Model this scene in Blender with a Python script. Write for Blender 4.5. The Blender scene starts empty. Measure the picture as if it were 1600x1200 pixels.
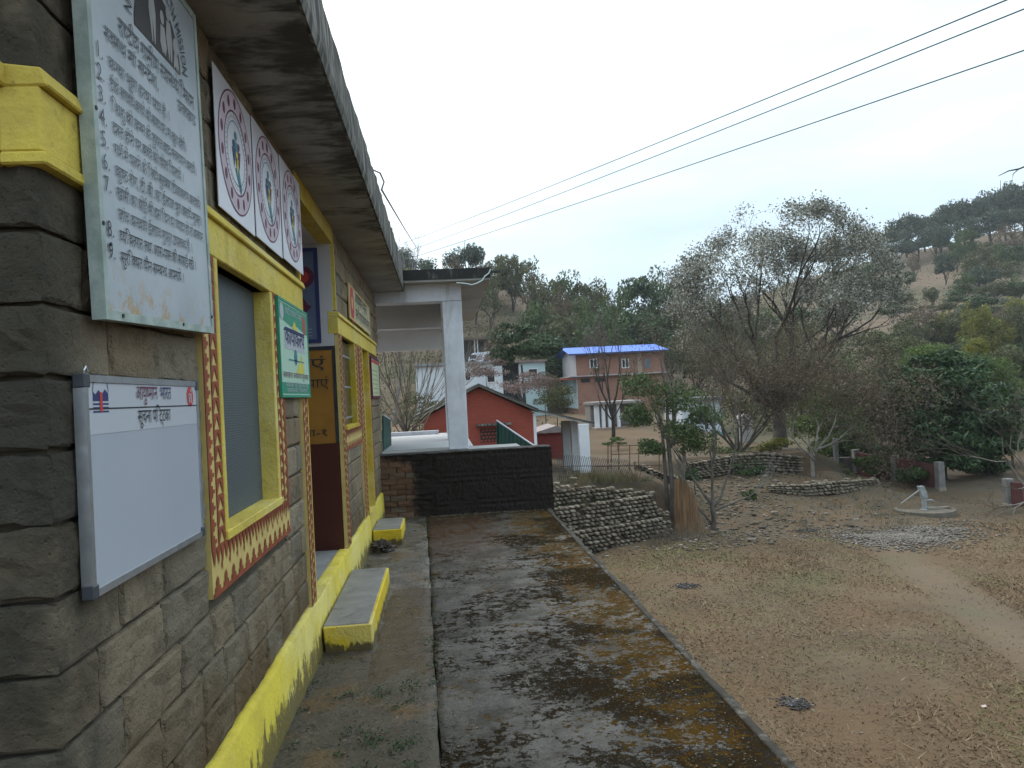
import bpy, bmesh, math, random
import numpy as np
from mathutils import Matrix, Vector

random.seed(7)
SC = bpy.context.scene
COL = SC.collection

# ------------------------------------------------------------------ camera
F, CAMH = 1180.0, 1.72
def _axes():
    dY = np.array([(690-800)/F, -(620-600)/F, -1.0]); dY /= np.linalg.norm(dY)
    up = np.array([-0.05, 1.0, 0.0]); up -= dY*up.dot(dY); up /= np.linalg.norm(up)
    return np.array([np.cross(dY, up), dY, up]).T
AX = _axes()
CP = np.array([0, 0, CAMH])
cam = bpy.data.cameras.new('camera'); cam.sensor_width = 36; cam.sensor_fit = 'HORIZONTAL'
cam.lens = F/1600*36; cam.clip_start = 0.05; cam.clip_end = 3000
camo = bpy.data.objects.new('camera', cam); COL.objects.link(camo)
mw = Matrix([list(r) for r in AX.T]).to_4x4(); mw.translation = (0, 0, CAMH)
camo.matrix_world = mw
SC.camera = camo

# ------------------------------------------------------------------ world, sun, exposure
SUN_EL, SUN_AZ = 48.0, -28.0            # azimuth from +Y towards +X
sd = Vector((math.sin(math.radians(SUN_AZ))*math.cos(math.radians(SUN_EL)),
             math.cos(math.radians(SUN_AZ))*math.cos(math.radians(SUN_EL)), math.sin(math.radians(SUN_EL))))
world = bpy.data.worlds.new("World"); SC.world = world; world.use_nodes = True
wn, wl = world.node_tree.nodes, world.node_tree.links
wn.clear()
def WN(t, **k):
    n = wn.new(t)
    for a, b in k.items(): setattr(n, a, b)
    return n
out = WN('ShaderNodeOutputWorld'); bg = WN('ShaderNodeBackground'); bg.inputs[1].default_value = 0.1
sky = WN('ShaderNodeTexSky', sky_type='NISHITA', sun_disc=False)
sky.sun_elevation = math.radians(SUN_EL); sky.sun_rotation = math.radians(SUN_AZ)
sky.air_density = 1.0; sky.dust_density = 2.0
tc = WN('ShaderNodeTexCoord')
sep = WN('ShaderNodeVectorMath', operation='DOT_PRODUCT'); sep.inputs[1].default_value = sd
wl.new(tc.outputs['Generated'], sep.inputs[0])
mp = WN('ShaderNodeMapping'); mp.inputs['Scale'].default_value = (1.5, 1.5, 6.0)
wl.new(tc.outputs['Generated'], mp.inputs[0])
nz = WN('ShaderNodeTexNoise'); nz.inputs['Scale'].default_value = 2.2; nz.inputs['Detail'].default_value = 4; nz.inputs['Roughness'].default_value = .5
wl.new(mp.outputs[0], nz.inputs['Vector'])
mr = WN('ShaderNodeMapRange'); mr.inputs[1].default_value = 0.60; mr.inputs[2].default_value = 0.97
wl.new(sep.outputs['Value'], mr.inputs[0])
ad = WN('ShaderNodeMath', operation='MULTIPLY_ADD'); ad.inputs[1].default_value = 1.1; ad.inputs[2].default_value = -0.40
wl.new(nz.outputs['Fac'], ad.inputs[0])
ad2 = WN('ShaderNodeMath', operation='ADD', use_clamp=True)
wl.new(ad.outputs[0], ad2.inputs[0]); wl.new(mr.outputs[0], ad2.inputs[1])
cr = WN('ShaderNodeValToRGB')
cr.color_ramp.elements[0].position = 0.0; cr.color_ramp.elements[0].color = (.47, .585, .71, 1)
cr.color_ramp.elements[1].position = 0.9; cr.color_ramp.elements[1].color = (1.0, 1.0, 1.0, 1)
e = cr.color_ramp.elements.new(.35); e.color = (.585, .735, .80, 1)
wl.new(ad2.outputs[0], cr.inputs[0])
cm = WN('ShaderNodeVectorMath', operation='SCALE')
# overcast sky: the zenith is about three times as bright as the horizon
sx = WN('ShaderNodeSeparateXYZ'); wl.new(tc.outputs['Generated'], sx.inputs[0])
zg_ = WN('ShaderNodeMapRange'); zg_.inputs[1].default_value = 0; zg_.inputs[2].default_value = 1; zg_.inputs[3].default_value = 9.3; zg_.inputs[4].default_value = 21.0
wl.new(sx.outputs['Z'], zg_.inputs[0]); wl.new(zg_.outputs[0], cm.inputs['Scale'])
wl.new(cr.outputs[0], cm.inputs[0])
mx = WN('ShaderNodeMix', data_type='RGBA'); mx.inputs['Factor'].default_value = 0.93
wl.new(sky.outputs[0], mx.inputs[6]); wl.new(cm.outputs[0], mx.inputs[7])
wl.new(mx.outputs[2], bg.inputs[0]); wl.new(bg.outputs[0], out.inputs[0])
sl = bpy.data.lights.new('sun', 'SUN'); sl.energy = 1.0; sl.angle = math.radians(30); sl.color = (1, .97, .92)
so = bpy.data.objects.new('sun', sl); COL.objects.link(so)
so.rotation_euler = sd.to_track_quat('Z', 'Y').to_euler(); so.location = sd*50
SC.view_settings.view_transform = 'Standard'; SC.view_settings.look = 'None'
SC.view_settings.exposure = 0.52; SC.view_settings.gamma = 1.0; SC.view_settings.use_curve_mapping = False
SC.render.engine = 'CYCLES'
SC.cycles.max_bounces = 5; SC.cycles.diffuse_bounces = 3; SC.cycles.glossy_bounces = 2
SC.cycles.transparent_max_bounces = 6; SC.cycles.caustics_reflective = False; SC.cycles.caustics_refractive = False

# ------------------------------------------------------------------ helpers: points
def ray(u, v): return AX.T @ np.array([(u-800)/F, -(v-600)/F, -1.0])
def at(u, v, Y):
    d = ray(u, v); return CP + d*(Y/d[1])
def onx(u, v, x):
    d = ray(u, v); return CP + d*(x/d[0])
def onz(u, v, z):
    d = ray(u, v); return CP + d*((z-CAMH)/d[2])

# ------------------------------------------------------------------ helpers: objects
def tag(o, label=None, cat=None, group=None, kind=None):
    if label: o['label'] = label
    if cat: o['category'] = cat
    if group: o['group'] = group
    if kind: o['kind'] = kind
    return o
def thing(name, label, cat, loc=(0, 0, 0), rz=0, group=None):
    o = bpy.data.objects.new(name, None); o.empty_display_size = .2
    COL.objects.link(o); o.location = loc; o.rotation_euler = (0, 0, rz)
    return tag(o, label, cat, group)
def link(name, me, parent=None, loc=None):
    o = bpy.data.objects.new(name, me); COL.objects.link(o)
    if parent: o.parent = parent
    if loc is not None: o.location = loc
    return o
class MB:
    """collects faces in numpy-friendly lists"""
    def __init__(s): s.v = []; s.f = []
    def add(s, vs, fs):
        b = len(s.v); s.v += [tuple(p) for p in vs]; s.f += [tuple(i+b for i in f) for f in fs]; return s
    def box(s, x0, x1, y0, y1, z0, z1):
        return s.add([(x0,y0,z0),(x1,y0,z0),(x1,y1,z0),(x0,y1,z0),(x0,y0,z1),(x1,y0,z1),(x1,y1,z1),(x0,y1,z1)],
                     [(0,3,2,1),(4,5,6,7),(0,1,5,4),(1,2,6,5),(2,3,7,6),(3,0,4,7)])
    def hexa(s, p):   # 8 points: bottom 4 ccw, top 4 ccw
        return s.add(p, [(0,3,2,1),(4,5,6,7),(0,1,5,4),(1,2,6,5),(2,3,7,6),(3,0,4,7)])
    def prism(s, poly, d):  # poly of 3d points, extruded by vector d
        n = len(poly); d = np.array(d); P = [np.array(p, float) for p in poly]
        return s.add(P+[p+d for p in P], [tuple(range(n))[::-1], tuple(range(n, 2*n))]+[(i, (i+1) % n, (i+1) % n+n, i+n) for i in range(n)])
    def poly(s, pts): return s.add(pts, [tuple(range(len(pts)))])
    def tube(s, pts, r, n=6, cap=True):
        pts = [Vector(p) for p in pts]; rs = r if isinstance(r, (list, tuple)) else [r]*len(pts)
        rings = []; b = len(s.v)
        for i, p in enumerate(pts):
            t = (pts[min(i+1, len(pts)-1)]-pts[max(i-1, 0)]).normalized()
            a = t.cross(Vector((0, 0, 1))) if abs(t.z) < .95 else t.cross(Vector((1, 0, 0)))
            a.normalize(); c = t.cross(a)
            for k in range(n):
                q = p+(a*math.cos(k*2*math.pi/n)+c*math.sin(k*2*math.pi/n))*rs[i]; s.v.append(tuple(q))
        for i in range(len(pts)-1):
            for k in range(n):
                s.f.append((b+i*n+k, b+i*n+(k+1) % n, b+(i+1)*n+(k+1) % n, b+(i+1)*n+k))
        if cap:
            s.f.append(tuple(b+k for k in range(n))[::-1]); s.f.append(tuple(b+(len(pts)-1)*n+k for k in range(n)))
        return s
    def lathe(s, prof, n=20, c=(0, 0)):
        b = len(s.v)
        for r, z in prof:
            for k in range(n): s.v.append((c[0]+r*math.cos(k*2*math.pi/n), c[1]+r*math.sin(k*2*math.pi/n), z))
        for i in range(len(prof)-1):
            for k in range(n): s.f.append((b+i*n+k, b+i*n+(k+1) % n, b+(i+1)*n+(k+1) % n, b+(i+1)*n+k))
        s.f.append(tuple(b+(len(prof)-1)*n+k for k in range(n))); return s
    def build(s, name, mat, parent=None, smooth=False, bevel=0, loc=None):
        me = bpy.data.meshes.new(name); me.from_pydata(s.v, [], s.f); me.materials.append(mat)
        if bevel:
            bm = bmesh.new(); bm.from_mesh(me)
            bmesh.ops.recalc_face_normals(bm, faces=bm.faces)
            bmesh.ops.bevel(bm, geom=[x for x in bm.edges if x.is_manifold and x.calc_face_angle(0) > .5], offset=bevel, segments=1, affect='EDGES', profile=.5)
            bm.to_mesh(me); bm.free()
        if smooth:
            for p in me.polygons: p.use_smooth = True
        return link(name, me, parent, loc)
def np_mesh(name, V, Fa, mat, smooth=False):
    """V (n,3), Fa (m,k) equal sized faces"""
    V = np.asarray(V, np.float32); Fa = np.asarray(Fa, np.int32); k = Fa.shape[1]
    me = bpy.data.meshes.new(name)
    me.vertices.add(len(V)); me.vertices.foreach_set('co', V.ravel())
    me.loops.add(Fa.size); me.loops.foreach_set('vertex_index', Fa.ravel())
    me.polygons.add(len(Fa)); me.polygons.foreach_set('loop_start', np.arange(0, Fa.size, k, dtype=np.int32))
    me.polygons.foreach_set('use_smooth', np.full(len(Fa), smooth))
    me.update(calc_edges=True); me.validate()
    if mat: me.materials.append(mat)
    return me

# ------------------------------------------------------------------ helpers: materials
class NT:
    def __init__(s, name):
        s.m = bpy.data.materials.new(name); s.m.use_nodes = True; s.t = s.m.node_tree; s.t.nodes.clear()
        s.o = s.n('ShaderNodeOutputMaterial'); s.b = s.n('ShaderNodeBsdfPrincipled'); s.l(s.b.outputs[0], s.o.inputs[0])
        s.pos = s.n('ShaderNodeNewGeometry').outputs['Position']; s.geo = s.t.nodes[-1]
        s.b.inputs['Specular IOR Level'].default_value = .35
    def n(s, t, **k):
        x = s.t.nodes.new(t)
        for a, b in k.items(): setattr(x, a, b)
        return x
    def l(s, a, b): s.t.links.new(a, b)
    def put(s, sock, v):
        if isinstance(v, bpy.types.NodeSocket): s.l(v, sock)
        elif isinstance(v, tuple) and len(v) == 3 and sock.type == 'RGBA': sock.default_value = (*v, 1)
        else: sock.default_value = v
    def noise(s, scale, detail=5, rough=.55, vec=None, stretch=None, dist=0):
        v = vec or s.pos
        if stretch:
            m = s.n('ShaderNodeMapping'); m.inputs['Scale'].default_value = stretch; s.l(v, m.inputs[0]); v = m.outputs[0]
        x = s.n('ShaderNodeTexNoise'); x.inputs['Scale'].default_value = scale; x.inputs['Detail'].default_value = detail
        x.inputs['Roughness'].default_value = rough; x.inputs['Distortion'].default_value = dist
        s.l(v, x.inputs['Vector']); return x.outputs['Fac']
    def voro(s, scale, feature='F1', vec=None, stretch=None):
        v = vec or s.pos
        if stretch:
            m = s.n('ShaderNodeMapping'); m.inputs['Scale'].default_value = stretch; s.l(v, m.inputs[0]); v = m.outputs[0]
        x = s.n('ShaderNodeTexVoronoi', feature=feature); x.inputs['Scale'].default_value = scale
        s.l(v, x.inputs['Vector']); return x.outputs['Distance']
    def rng(s, x, a, b, c=0.0, d=1.0):
        r = s.n('ShaderNodeMapRange'); r.interpolation_type = 'SMOOTHSTEP'; s.put(r.inputs[0], x)
        for i, q in enumerate((a, b, c, d)): s.put(r.inputs[i+1], q)
        return r.outputs[0]
    def math(s, op, a, b=0.0, clamp=False):
        x = s.n('ShaderNodeMath', operation=op, use_clamp=clamp); s.put(x.inputs[0], a); s.put(x.inputs[1], b); return x.outputs[0]
    def mix(s, f, a, b, mode='MIX'):
        x = s.n('ShaderNodeMix', data_type='RGBA', blend_type=mode); s.put(x.inputs[0], f); s.put(x.inputs[6], a); s.put(x.inputs[7], b); return x.outputs[2]
    def xyz(s):
        x = s.n('ShaderNodeSeparateXYZ'); s.l(s.pos, x.inputs[0]); return x.outputs
    def island(s): return s.geo.outputs['Random Per Island']
    def objrand(s): return s.n('ShaderNodeObjectInfo').outputs['Random']
    def ramp(s, f, stops):
        r = s.n('ShaderNodeValToRGB'); s.l(f, r.inputs[0]); els = r.color_ramp.elements
        while len(els) < len(stops): els.new(.5)
        for e_, (p, c) in zip(els, stops): e_.position = p; e_.color = (*c, 1)
        return r.outputs[0]
    def bump(s, h, strength=.4, dist=.02):
        x = s.n('ShaderNodeBump'); x.inputs['Strength'].default_value = strength; x.inputs['Distance'].default_value = dist
        s.l(h, x.inputs['Height']); s.l(x.outputs[0], s.b.inputs['Normal'])
    def done(s, col, rough=.8, **k):
        s.put(s.b.inputs['Base Color'], col); s.put(s.b.inputs['Roughness'], rough)
        for a, b in k.items(): s.put(s.b.inputs[a.replace('_', ' ')], b)
        return s.m
def simple(name, c1, c2=None, scale=6, rough=.7, bump=.15, bscale=None, bdist=.01, **k):
    t = NT(name); c2 = c2 or tuple(x*.8 for x in c1)
    f = t.rng(t.noise(scale, 6), .3, .7)
    if bump: t.bump(t.noise(bscale or scale*6, 5), bump, bdist)
    return t.done(t.mix(f, c1, c2), rough, **k)

def mat_stone():
    t = NT('rock_faced_sandstone'); r = t.objrand()
    base = t.ramp(r, [(0, (.265,.190,.112)), (.2, (.375,.29,.19)), (.4, (.285,.24,.172)), (.6, (.43,.345,.24)), (.8, (.32,.23,.138)), (1, (.28,.25,.20))])
    n1 = t.noise(9, 8, .65); base = t.mix(t.rng(n1, .45, .70, 0, .6), base, (.13,.11,.070))
    n2 = t.noise(2.2, 4); base = t.mix(t.rng(n2, .55, .74, 0, .65), base, (.115,.105,.066))
    x = t.xyz()
    damp = t.math('MULTIPLY', t.rng(x['Z'], 1.0, .35), t.rng(t.noise(3.2, 5), .28, .55))
    base = t.mix(t.math('MULTIPLY', damp, .85), base, (.15,.085,.026))
    soot = t.math('MULTIPLY', t.rng(x['Y'], 2.25, 1.88), t.rng(t.noise(2.5, 5), .2, .5))  # soot, together with vignette and shade at the end corner painted into the colour
    base = t.mix(t.math('MULTIPLY', soot, .85), base, (.05,.045,.034))
    pits = t.rng(t.voro(55), .05, .32)
    h = t.math('ADD', t.math('MULTIPLY', t.noise(40, 9, .74), 1.4), t.math('MULTIPLY', pits, .25))
    base = t.mix(t.rng(pits, .0, .5, .45, 0), base, (.04,.035,.025))
    h = t.math('ADD', h, t.math('MULTIPLY', t.noise(10, 7, .74, dist=.25), 1.5))
    t.bump(h, .9, .032)
    return t.done(base, .9)
def mat_paint(name, c, dirt=(.12,.09,.04), amt=.6, base_z=None, rough=.8, streak=True):
    t = NT(name)
    n = t.noise(4, 7, .65); col = t.mix(t.rng(n, .38, .64, 0, .55), c, tuple(x*q_ for x, q_ in zip(c, (.70, .66, .9)))); col = t.mix(t.rng(t.noise(1.3, 6, .7), .45, .62, 0, .35), col, (.70,.64,.36))
    sp = t.rng(t.noise(20, 9, .75), .56, .70)
    if base_z is not None:
        z = t.xyz()['Z']; sk = t.noise(15, 9, .78, stretch=(1, 1, .42))
        low = t.math('ADD', t.rng(z, base_z[1], base_z[0], 0, .72), t.math('MULTIPLY', t.math('SUBTRACT', sk, .5), 1.7)); yn = t.rng(t.xyz()['Y'], 7.5, 3.6); low = t.math('ADD', low, t.math('MULTIPLY', yn, .10))
        col = t.mix(t.rng(low, .42, .62, 0, .9), col, dirt)
    elif streak:
        sk = t.noise(9, 6, .7, stretch=(1, 1, .12)); col = t.mix(t.rng(sk, .55, .8, 0, amt*.6), col, dirt)
    col = t.mix(t.math('MULTIPLY', sp, amt), col, dirt)
    t.bump(t.math('ADD', t.noise(45, 6), t.noise(12, 6, .7)), .5, .012)
    return t.done(col, rough)
def mat_concrete(name, c, dark, scale=3, mold=.5, rough=.85, vert=False):
    t = NT(name); n = t.noise(scale, 9, .65); col = t.mix(t.rng(n, .3, .7), c, tuple(x*.7 for x in c))
    m = t.noise(scale*1.7, 8, .7, stretch=(1, 1, .25) if vert else None, dist=.6)
    col = t.mix(t.rng(m, .62-mold*.25, .78-mold*.2, 0, .92), col, dark)
    t.bump(t.noise(60, 7, .7), .35, .012)
    return t.done(col, rough)
def mat_soffit():
    t = NT('moldy_shaded_soffit_plaster')
    p = t.xyz()
    st = t.noise(3.2, 9, .66, stretch=(.8, 1.8, 1), dist=.25)
    edge = t.rng(p['X'], -.80, -.50)
    near = t.rng(p['Y'], 8.5, 4.0)  # deep shade of the near end painted in, on top of the mold
    k = t.math('ADD', st, t.math('MULTIPLY', t.math('ADD', edge, near), .13))
    col = t.mix(t.rng(t.noise(1.5, 5), .3, .7), (.36,.365,.385), (.25,.253,.265))
    col = t.mix(t.rng(k, .56, .82, 0, .9), col, (.035,.034,.034)); cr_ = t.noise(5, 7, .7, stretch=(.6, 4.5, 1), dist=.6); col = t.mix(t.math('MULTIPLY', edge, t.rng(cr_, .60, .66, 0, .85)), col, (.02,.02,.02))
    t.bump(t.noise(30, 6), .4, .012)
    return t.done(col, .9)
def mat_walk(apron):
    t = NT('wet_concrete_apron' if apron else 'mossy_concrete_pavement'); p = t.xyz()
    big = t.noise(1.1, 8, .62, dist=.4); mid = t.noise(3.4, 9, .66); fine = t.noise(38, 8, .7)
    c = t.mix(t.rng(mid, .3, .7), (.185,.162,.135), (.085,.072,.056)) if apron else t.mix(t.rng(mid, .40, .60), (.088,.079,.067), (.046,.040,.032))
    if apron:
        near = t.rng(p['Y'], 6.6, 4.4)
        c = t.mix(t.math('MULTIPLY', near, .9), c, (.062,.048,.030))
        c = t.mix(t.rng(t.noise(2.2, 7, .65), .5, .66, 0, .75), c, (.13,.070,.020))
    else:
        nm = lambda q, w_=.085: t.rng(q, .5-w_, .5+w_)
        G_, H_, B1, B2 = nm(t.noise(11, 6, .7)), nm(t.noise(32, 6, .7)), nm(t.noise(1.3, 5, .6, dist=.4), .12), nm(t.noise(2.1, 5, .62, dist=.5), .12)
        gx_ = t.rng(p['X'], .20, 1.30); gn = t.rng(p['Y'], 6.8, 4.0); gf = t.rng(p['Y'], 5.0, 8.6)
        def score(B, k, *ad):
            v_ = t.math('ADD', t.math('MULTIPLY', B, .42), t.math('ADD', t.math('MULTIPLY', G_, .30), t.math('MULTIPLY', H_, .22)))
            for q, w_ in ad: v_ = t.math('ADD', v_, t.math('MULTIPLY', q, w_))
            return t.rng(v_, k-.10, k+.10)
        c = t.mix(t.math('MULTIPLY', score(B2, .80, (gx_, .34), (gf, .12)), .9), c, (.080,.043,.009))
        c = t.mix(t.math('MULTIPLY', score(t.math('SUBTRACT', 1.0, B2), .98, (gx_, .34)), .7), c, (.095,.088,.016))
        blk = score(B1, .70, (gx_, .36), (gn, .12)); mss = score(B2, .80, (gx_, .34), (gf, .12))
        c = t.mix(t.math('MULTIPLY', blk, .86), c, (.018,.013,.008))
        c = t.mix(t.math('MULTIPLY', score(t.math('SUBTRACT', 1.0, B1), 1.0, (gx_, .46)), .72), c, (.078,.042,.009))
        far = t.math('MULTIPLY', t.rng(p['Y'], 7.4, 9.4), t.rng(p['X'], .9, .2)); c = t.mix(t.math('MULTIPLY', far, t.math('ADD', .35, t.math('MULTIPLY', G_, .6))), c, (.070,.028,.007))
    c = t.mix(t.rng(t.noise(19, 6, .7), .57, .60, 0, .75), c, (.020,.016,.011))
    c = t.mix(t.rng(fine, .58, .61, 0, .75), c, (.014,.011,.008))
    c = t.mix(t.rng(t.noise(85, 6, .6), .63, .66, 0, .6), c, (.26,.23,.18))
    wet = t.rng(t.noise(1.5, 6, .6), .44, .60)
    ro = t.rng(wet, 0, 1, .80, .16) if apron else t.rng(wet, 0, 1, .85, .32)
    if apron:
        pm_ = t.math('MULTIPLY', t.math('MULTIPLY', t.rng(p['Y'], 4.3, 4.9), t.rng(p['Y'], 7.6, 6.6)), t.rng(p['X'], -.62, -.50))
        pm_ = t.rng(t.math('ADD', t.math('MULTIPLY', pm_, .55), t.noise(2.4, 6, .62)), .86, .96)
        c = t.mix(t.math('MULTIPLY', pm_, .75), c, (.055,.030,.010)); ro = t.math('MULTIPLY', ro, t.rng(pm_, 0, 1, 1, .10))
    h = t.math('ADD', t.math('MULTIPLY', fine, .6), t.noise(9, 6, .6))
    t.bump(h, .8, .022)
    if not apron:
        dry = t.math('MAXIMUM', blk, t.math('MULTIPLY', mss, .8)); ro = t.math('MAXIMUM', ro, dry)
        t.l(t.math('MULTIPLY', t.math('SUBTRACT', 1.0, dry), .34), t.b.inputs['Specular IOR Level'])
        return t.done(c, ro)
    return t.done(c, ro, Specular_IOR_Level=.4)
def mat_ground():
    t = NT('dry_earth'); p = t.xyz()
    big = t.noise(.16, 6, .6); mid = t.noise(.7, 8, .65); fine = t.noise(7, 9, .7)
    c = t.mix(t.rng(big, .35, .65), (.130,.083,.044), (.092,.063,.035))
    c = t.mix(t.rng(mid, .42, .72, 0, .7), c, (.142,.10,.060))
    c = t.mix(t.rng(t.noise(.33, 6), .55, .68, 0, .6), c, (.075,.075,.028))
    c = t.mix(t.rng(fine, .50, .76, 0, .38), c, (.07,.05,.034))
    c = t.mix(t.rng(t.noise(.22, 5, .6), .48, .62, 0, .55), c, (.115,.066,.030))
    # worn track along the right of the playground
    xc = t.math('MULTIPLY_ADD', p['Y'], .30); t.t.nodes[-1].inputs[2].default_value = 7.6
    d = t.math('ABSOLUTE', t.math('SUBTRACT', p['X'], xc)); d = t.math('ADD', d, t.math('MULTIPLY', t.math('SUBTRACT', mid, .5), 1.8))
    inplay = t.math('MULTIPLY', t.rng(p['Y'], 28, 24), t.rng(p['Z'], -3.8, -4.0))
    c = t.mix(t.math('MULTIPLY', t.math('MULTIPLY', t.rng(d, 1.2, .1), inplay), .22), c, (.20,.165,.125))
    # rubble belt
    rb = t.math('MULTIPLY', t.rng(p['Y'], 26, 29), t.rng(p['Y'], 46, 40))
    c = t.mix(t.math('MULTIPLY', rb, t.rng(t.noise(1.3, 7, .7), .4, .6, 0, .8)), c, (.085,.07,.05))
    # hill
    hl = t.rng(p['Y'], 84, 100)
    vl = t.math('MULTIPLY', t.rng(p['Y'], 46, 56), t.rng(p['X'], 14, 24)); c = t.mix(t.math('MULTIPLY', vl, .8), c, (.075,.07,.038))
    hc = t.mix(t.rng(t.noise(.05, 7, .62), .4, .64), (.165,.115,.078), (.105,.088,.052))
    hc = t.mix(t.rng(t.noise(.55, 7, .68, stretch=(.25, .8, 4.0)), .50, .62, 0, .75), hc, (.085,.062,.038)); hc = t.mix(t.rng(t.noise(.12, 7, .7), .52, .62, 0, .75), hc, (.072,.072,.036)); hc = t.mix(t.rng(t.noise(.9, 8, .75), .54, .62, 0, .6), hc, (.06,.05,.03))
    c = t.mix(hl, c, hc)
    t.bump(t.math('ADD', t.noise(5, 9, .7), fine), .7, .06)
    return t.done(c, .95)
def mat_leaf(name, stops, rough=.55, trans=.25):
    t = NT(name); c = t.ramp(t.island(), stops)
    big = t.rng(t.noise(.45, 3), .35, .65); c = t.mix(t.math('MULTIPLY', big, .45), c, tuple(x*.55 for x in stops[0][1]))
    t.done(c, rough)
    tr = t.n('ShaderNodeBsdfTranslucent'); t.l(c, tr.inputs[0])
    ms = t.n('ShaderNodeMixShader'); ms.inputs[0].default_value = trans
    t.l(t.b.outputs[0], ms.inputs[1]); t.l(tr.outputs[0], ms.inputs[2]); t.l(ms.outputs[0], t.o.inputs[0])
    return t.m
def mat_island(name, stops, rough=.85, bump=0, extra=None):
    t = NT(name); c = t.ramp(t.island(), stops)
    c = t.mix(t.rng(t.noise(6, 7, .65), .4, .7, 0, .5), c, tuple(x*.5 for x in stops[0][1]))
    if bump: t.bump(t.noise(18, 6), bump, .03)
    return t.done(c, rough)
def mat_objrand(name, stops, spots=None, rough=.85, nscale=8, bump=.4):
    t = NT(name); c = t.ramp(t.objrand(), stops)
    c = t.mix(t.rng(t.noise(nscale, 7, .65), .4, .7, 0, .6), c, spots or tuple(x*.45 for x in stops[0][1]))
    t.bump(t.noise(nscale*4, 7, .7), bump, .02)
    return t.done(c, rough)
def mat_brickwork(name, c1, c2, mortar, bw=.23, bh=.075, axis='XZ', rough=.9, bump=.5):
    t = NT(name); x = t.xyz(); cb = t.n('ShaderNodeCombineXYZ')
    t.l(x[axis[0]], cb.inputs[0]); t.l(x[axis[1]], cb.inputs[1])
    b = t.n('ShaderNodeTexBrick'); t.l(cb.outputs[0], b.inputs['Vector']); b.inputs['Scale'].default_value = 1
    b.inputs['Brick Width'].default_value = bw; b.inputs['Row Height'].default_value = bh; b.inputs['Mortar Size'].default_value = .009
    for i, c in enumerate((c1, c2, mortar)): b.inputs[i+1].default_value = (*c, 1)
    col = t.mix(t.rng(t.noise(.9, 7, .6), .45, .75, 0, .45), b.outputs[0], tuple(q*.6 for q in c2))
    t.bump(b.outputs['Fac'], -bump, .01)
    return t.done(col, rough)

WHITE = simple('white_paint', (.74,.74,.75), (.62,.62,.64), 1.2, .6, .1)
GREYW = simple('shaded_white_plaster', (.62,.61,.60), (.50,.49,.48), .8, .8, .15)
YEL = mat_paint('yellow_paint', (.66,.51,.085), (.20,.14,.05), .6)
YEL2 = mat_paint('deep_yellow_paint', (.52,.38,.03), (.14,.09,.03), .5)
PLINTH = mat_paint('yellow_plinth_paint', (.66,.52,.055), (.10,.075,.03), .3, (-.02, .40))
CREAM = simple('cream_paint', (.62,.47,.17), (.52,.38,.13), 8, .7, .1)
REDBR = simple('red_brown_paint', (.30,.075,.03), (.22,.05,.022), 8, .7, .1)
STONE = mat_stone()
MORTAR = simple('wall_mortar', (.105,.086,.058), (.065,.052,.036), 10, .95, .6, 60)
SOFF = mat_soffit()
FASCIA = mat_concrete('weathered_fascia', (.26,.25,.22), (.022,.022,.020), 5, 1.0, .9, True)
BLACK = simple('black_print', (.02,.02,.025), (.035,.035,.04), 10, .6, 0)
DKGREY = simple('dark_interior', (.022,.022,.022), (.03,.03,.03), 3, .9, 0)
STEEL = simple('brushed_aluminium', (.55,.57,.6), (.45,.47,.5), 20, .35, .05, Metallic=.8)
PLAS = simple('dark_plastic', (.07,.075,.09), (.05,.055,.06), 20, .5, 0)
def _boardmat():
    t = NT('old_painted_tin'); p = t.xyz()
    c = t.mix(t.rng(t.noise(2.5, 6), .35, .7), (.42,.455,.49), (.31,.345,.375))
    low = t.rng(p['Z'], 2.16, 2.0)
    ru = t.math('MULTIPLY', low, t.rng(t.noise(13, 8, .7), .5, .62))
    c = t.mix(t.math('MULTIPLY', ru, .85), c, (.42,.25,.07))
    c = t.mix(t.rng(t.noise(9, 7, .7), .64, .76, 0, .5), c, (.36,.31,.20))
    return t.done(c, .45)
TIN = _boardmat()
TINEDGE = simple('chipped_green_tin_edge', (.42,.47,.44), (.24,.30,.26), 12, .6, .2)

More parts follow.
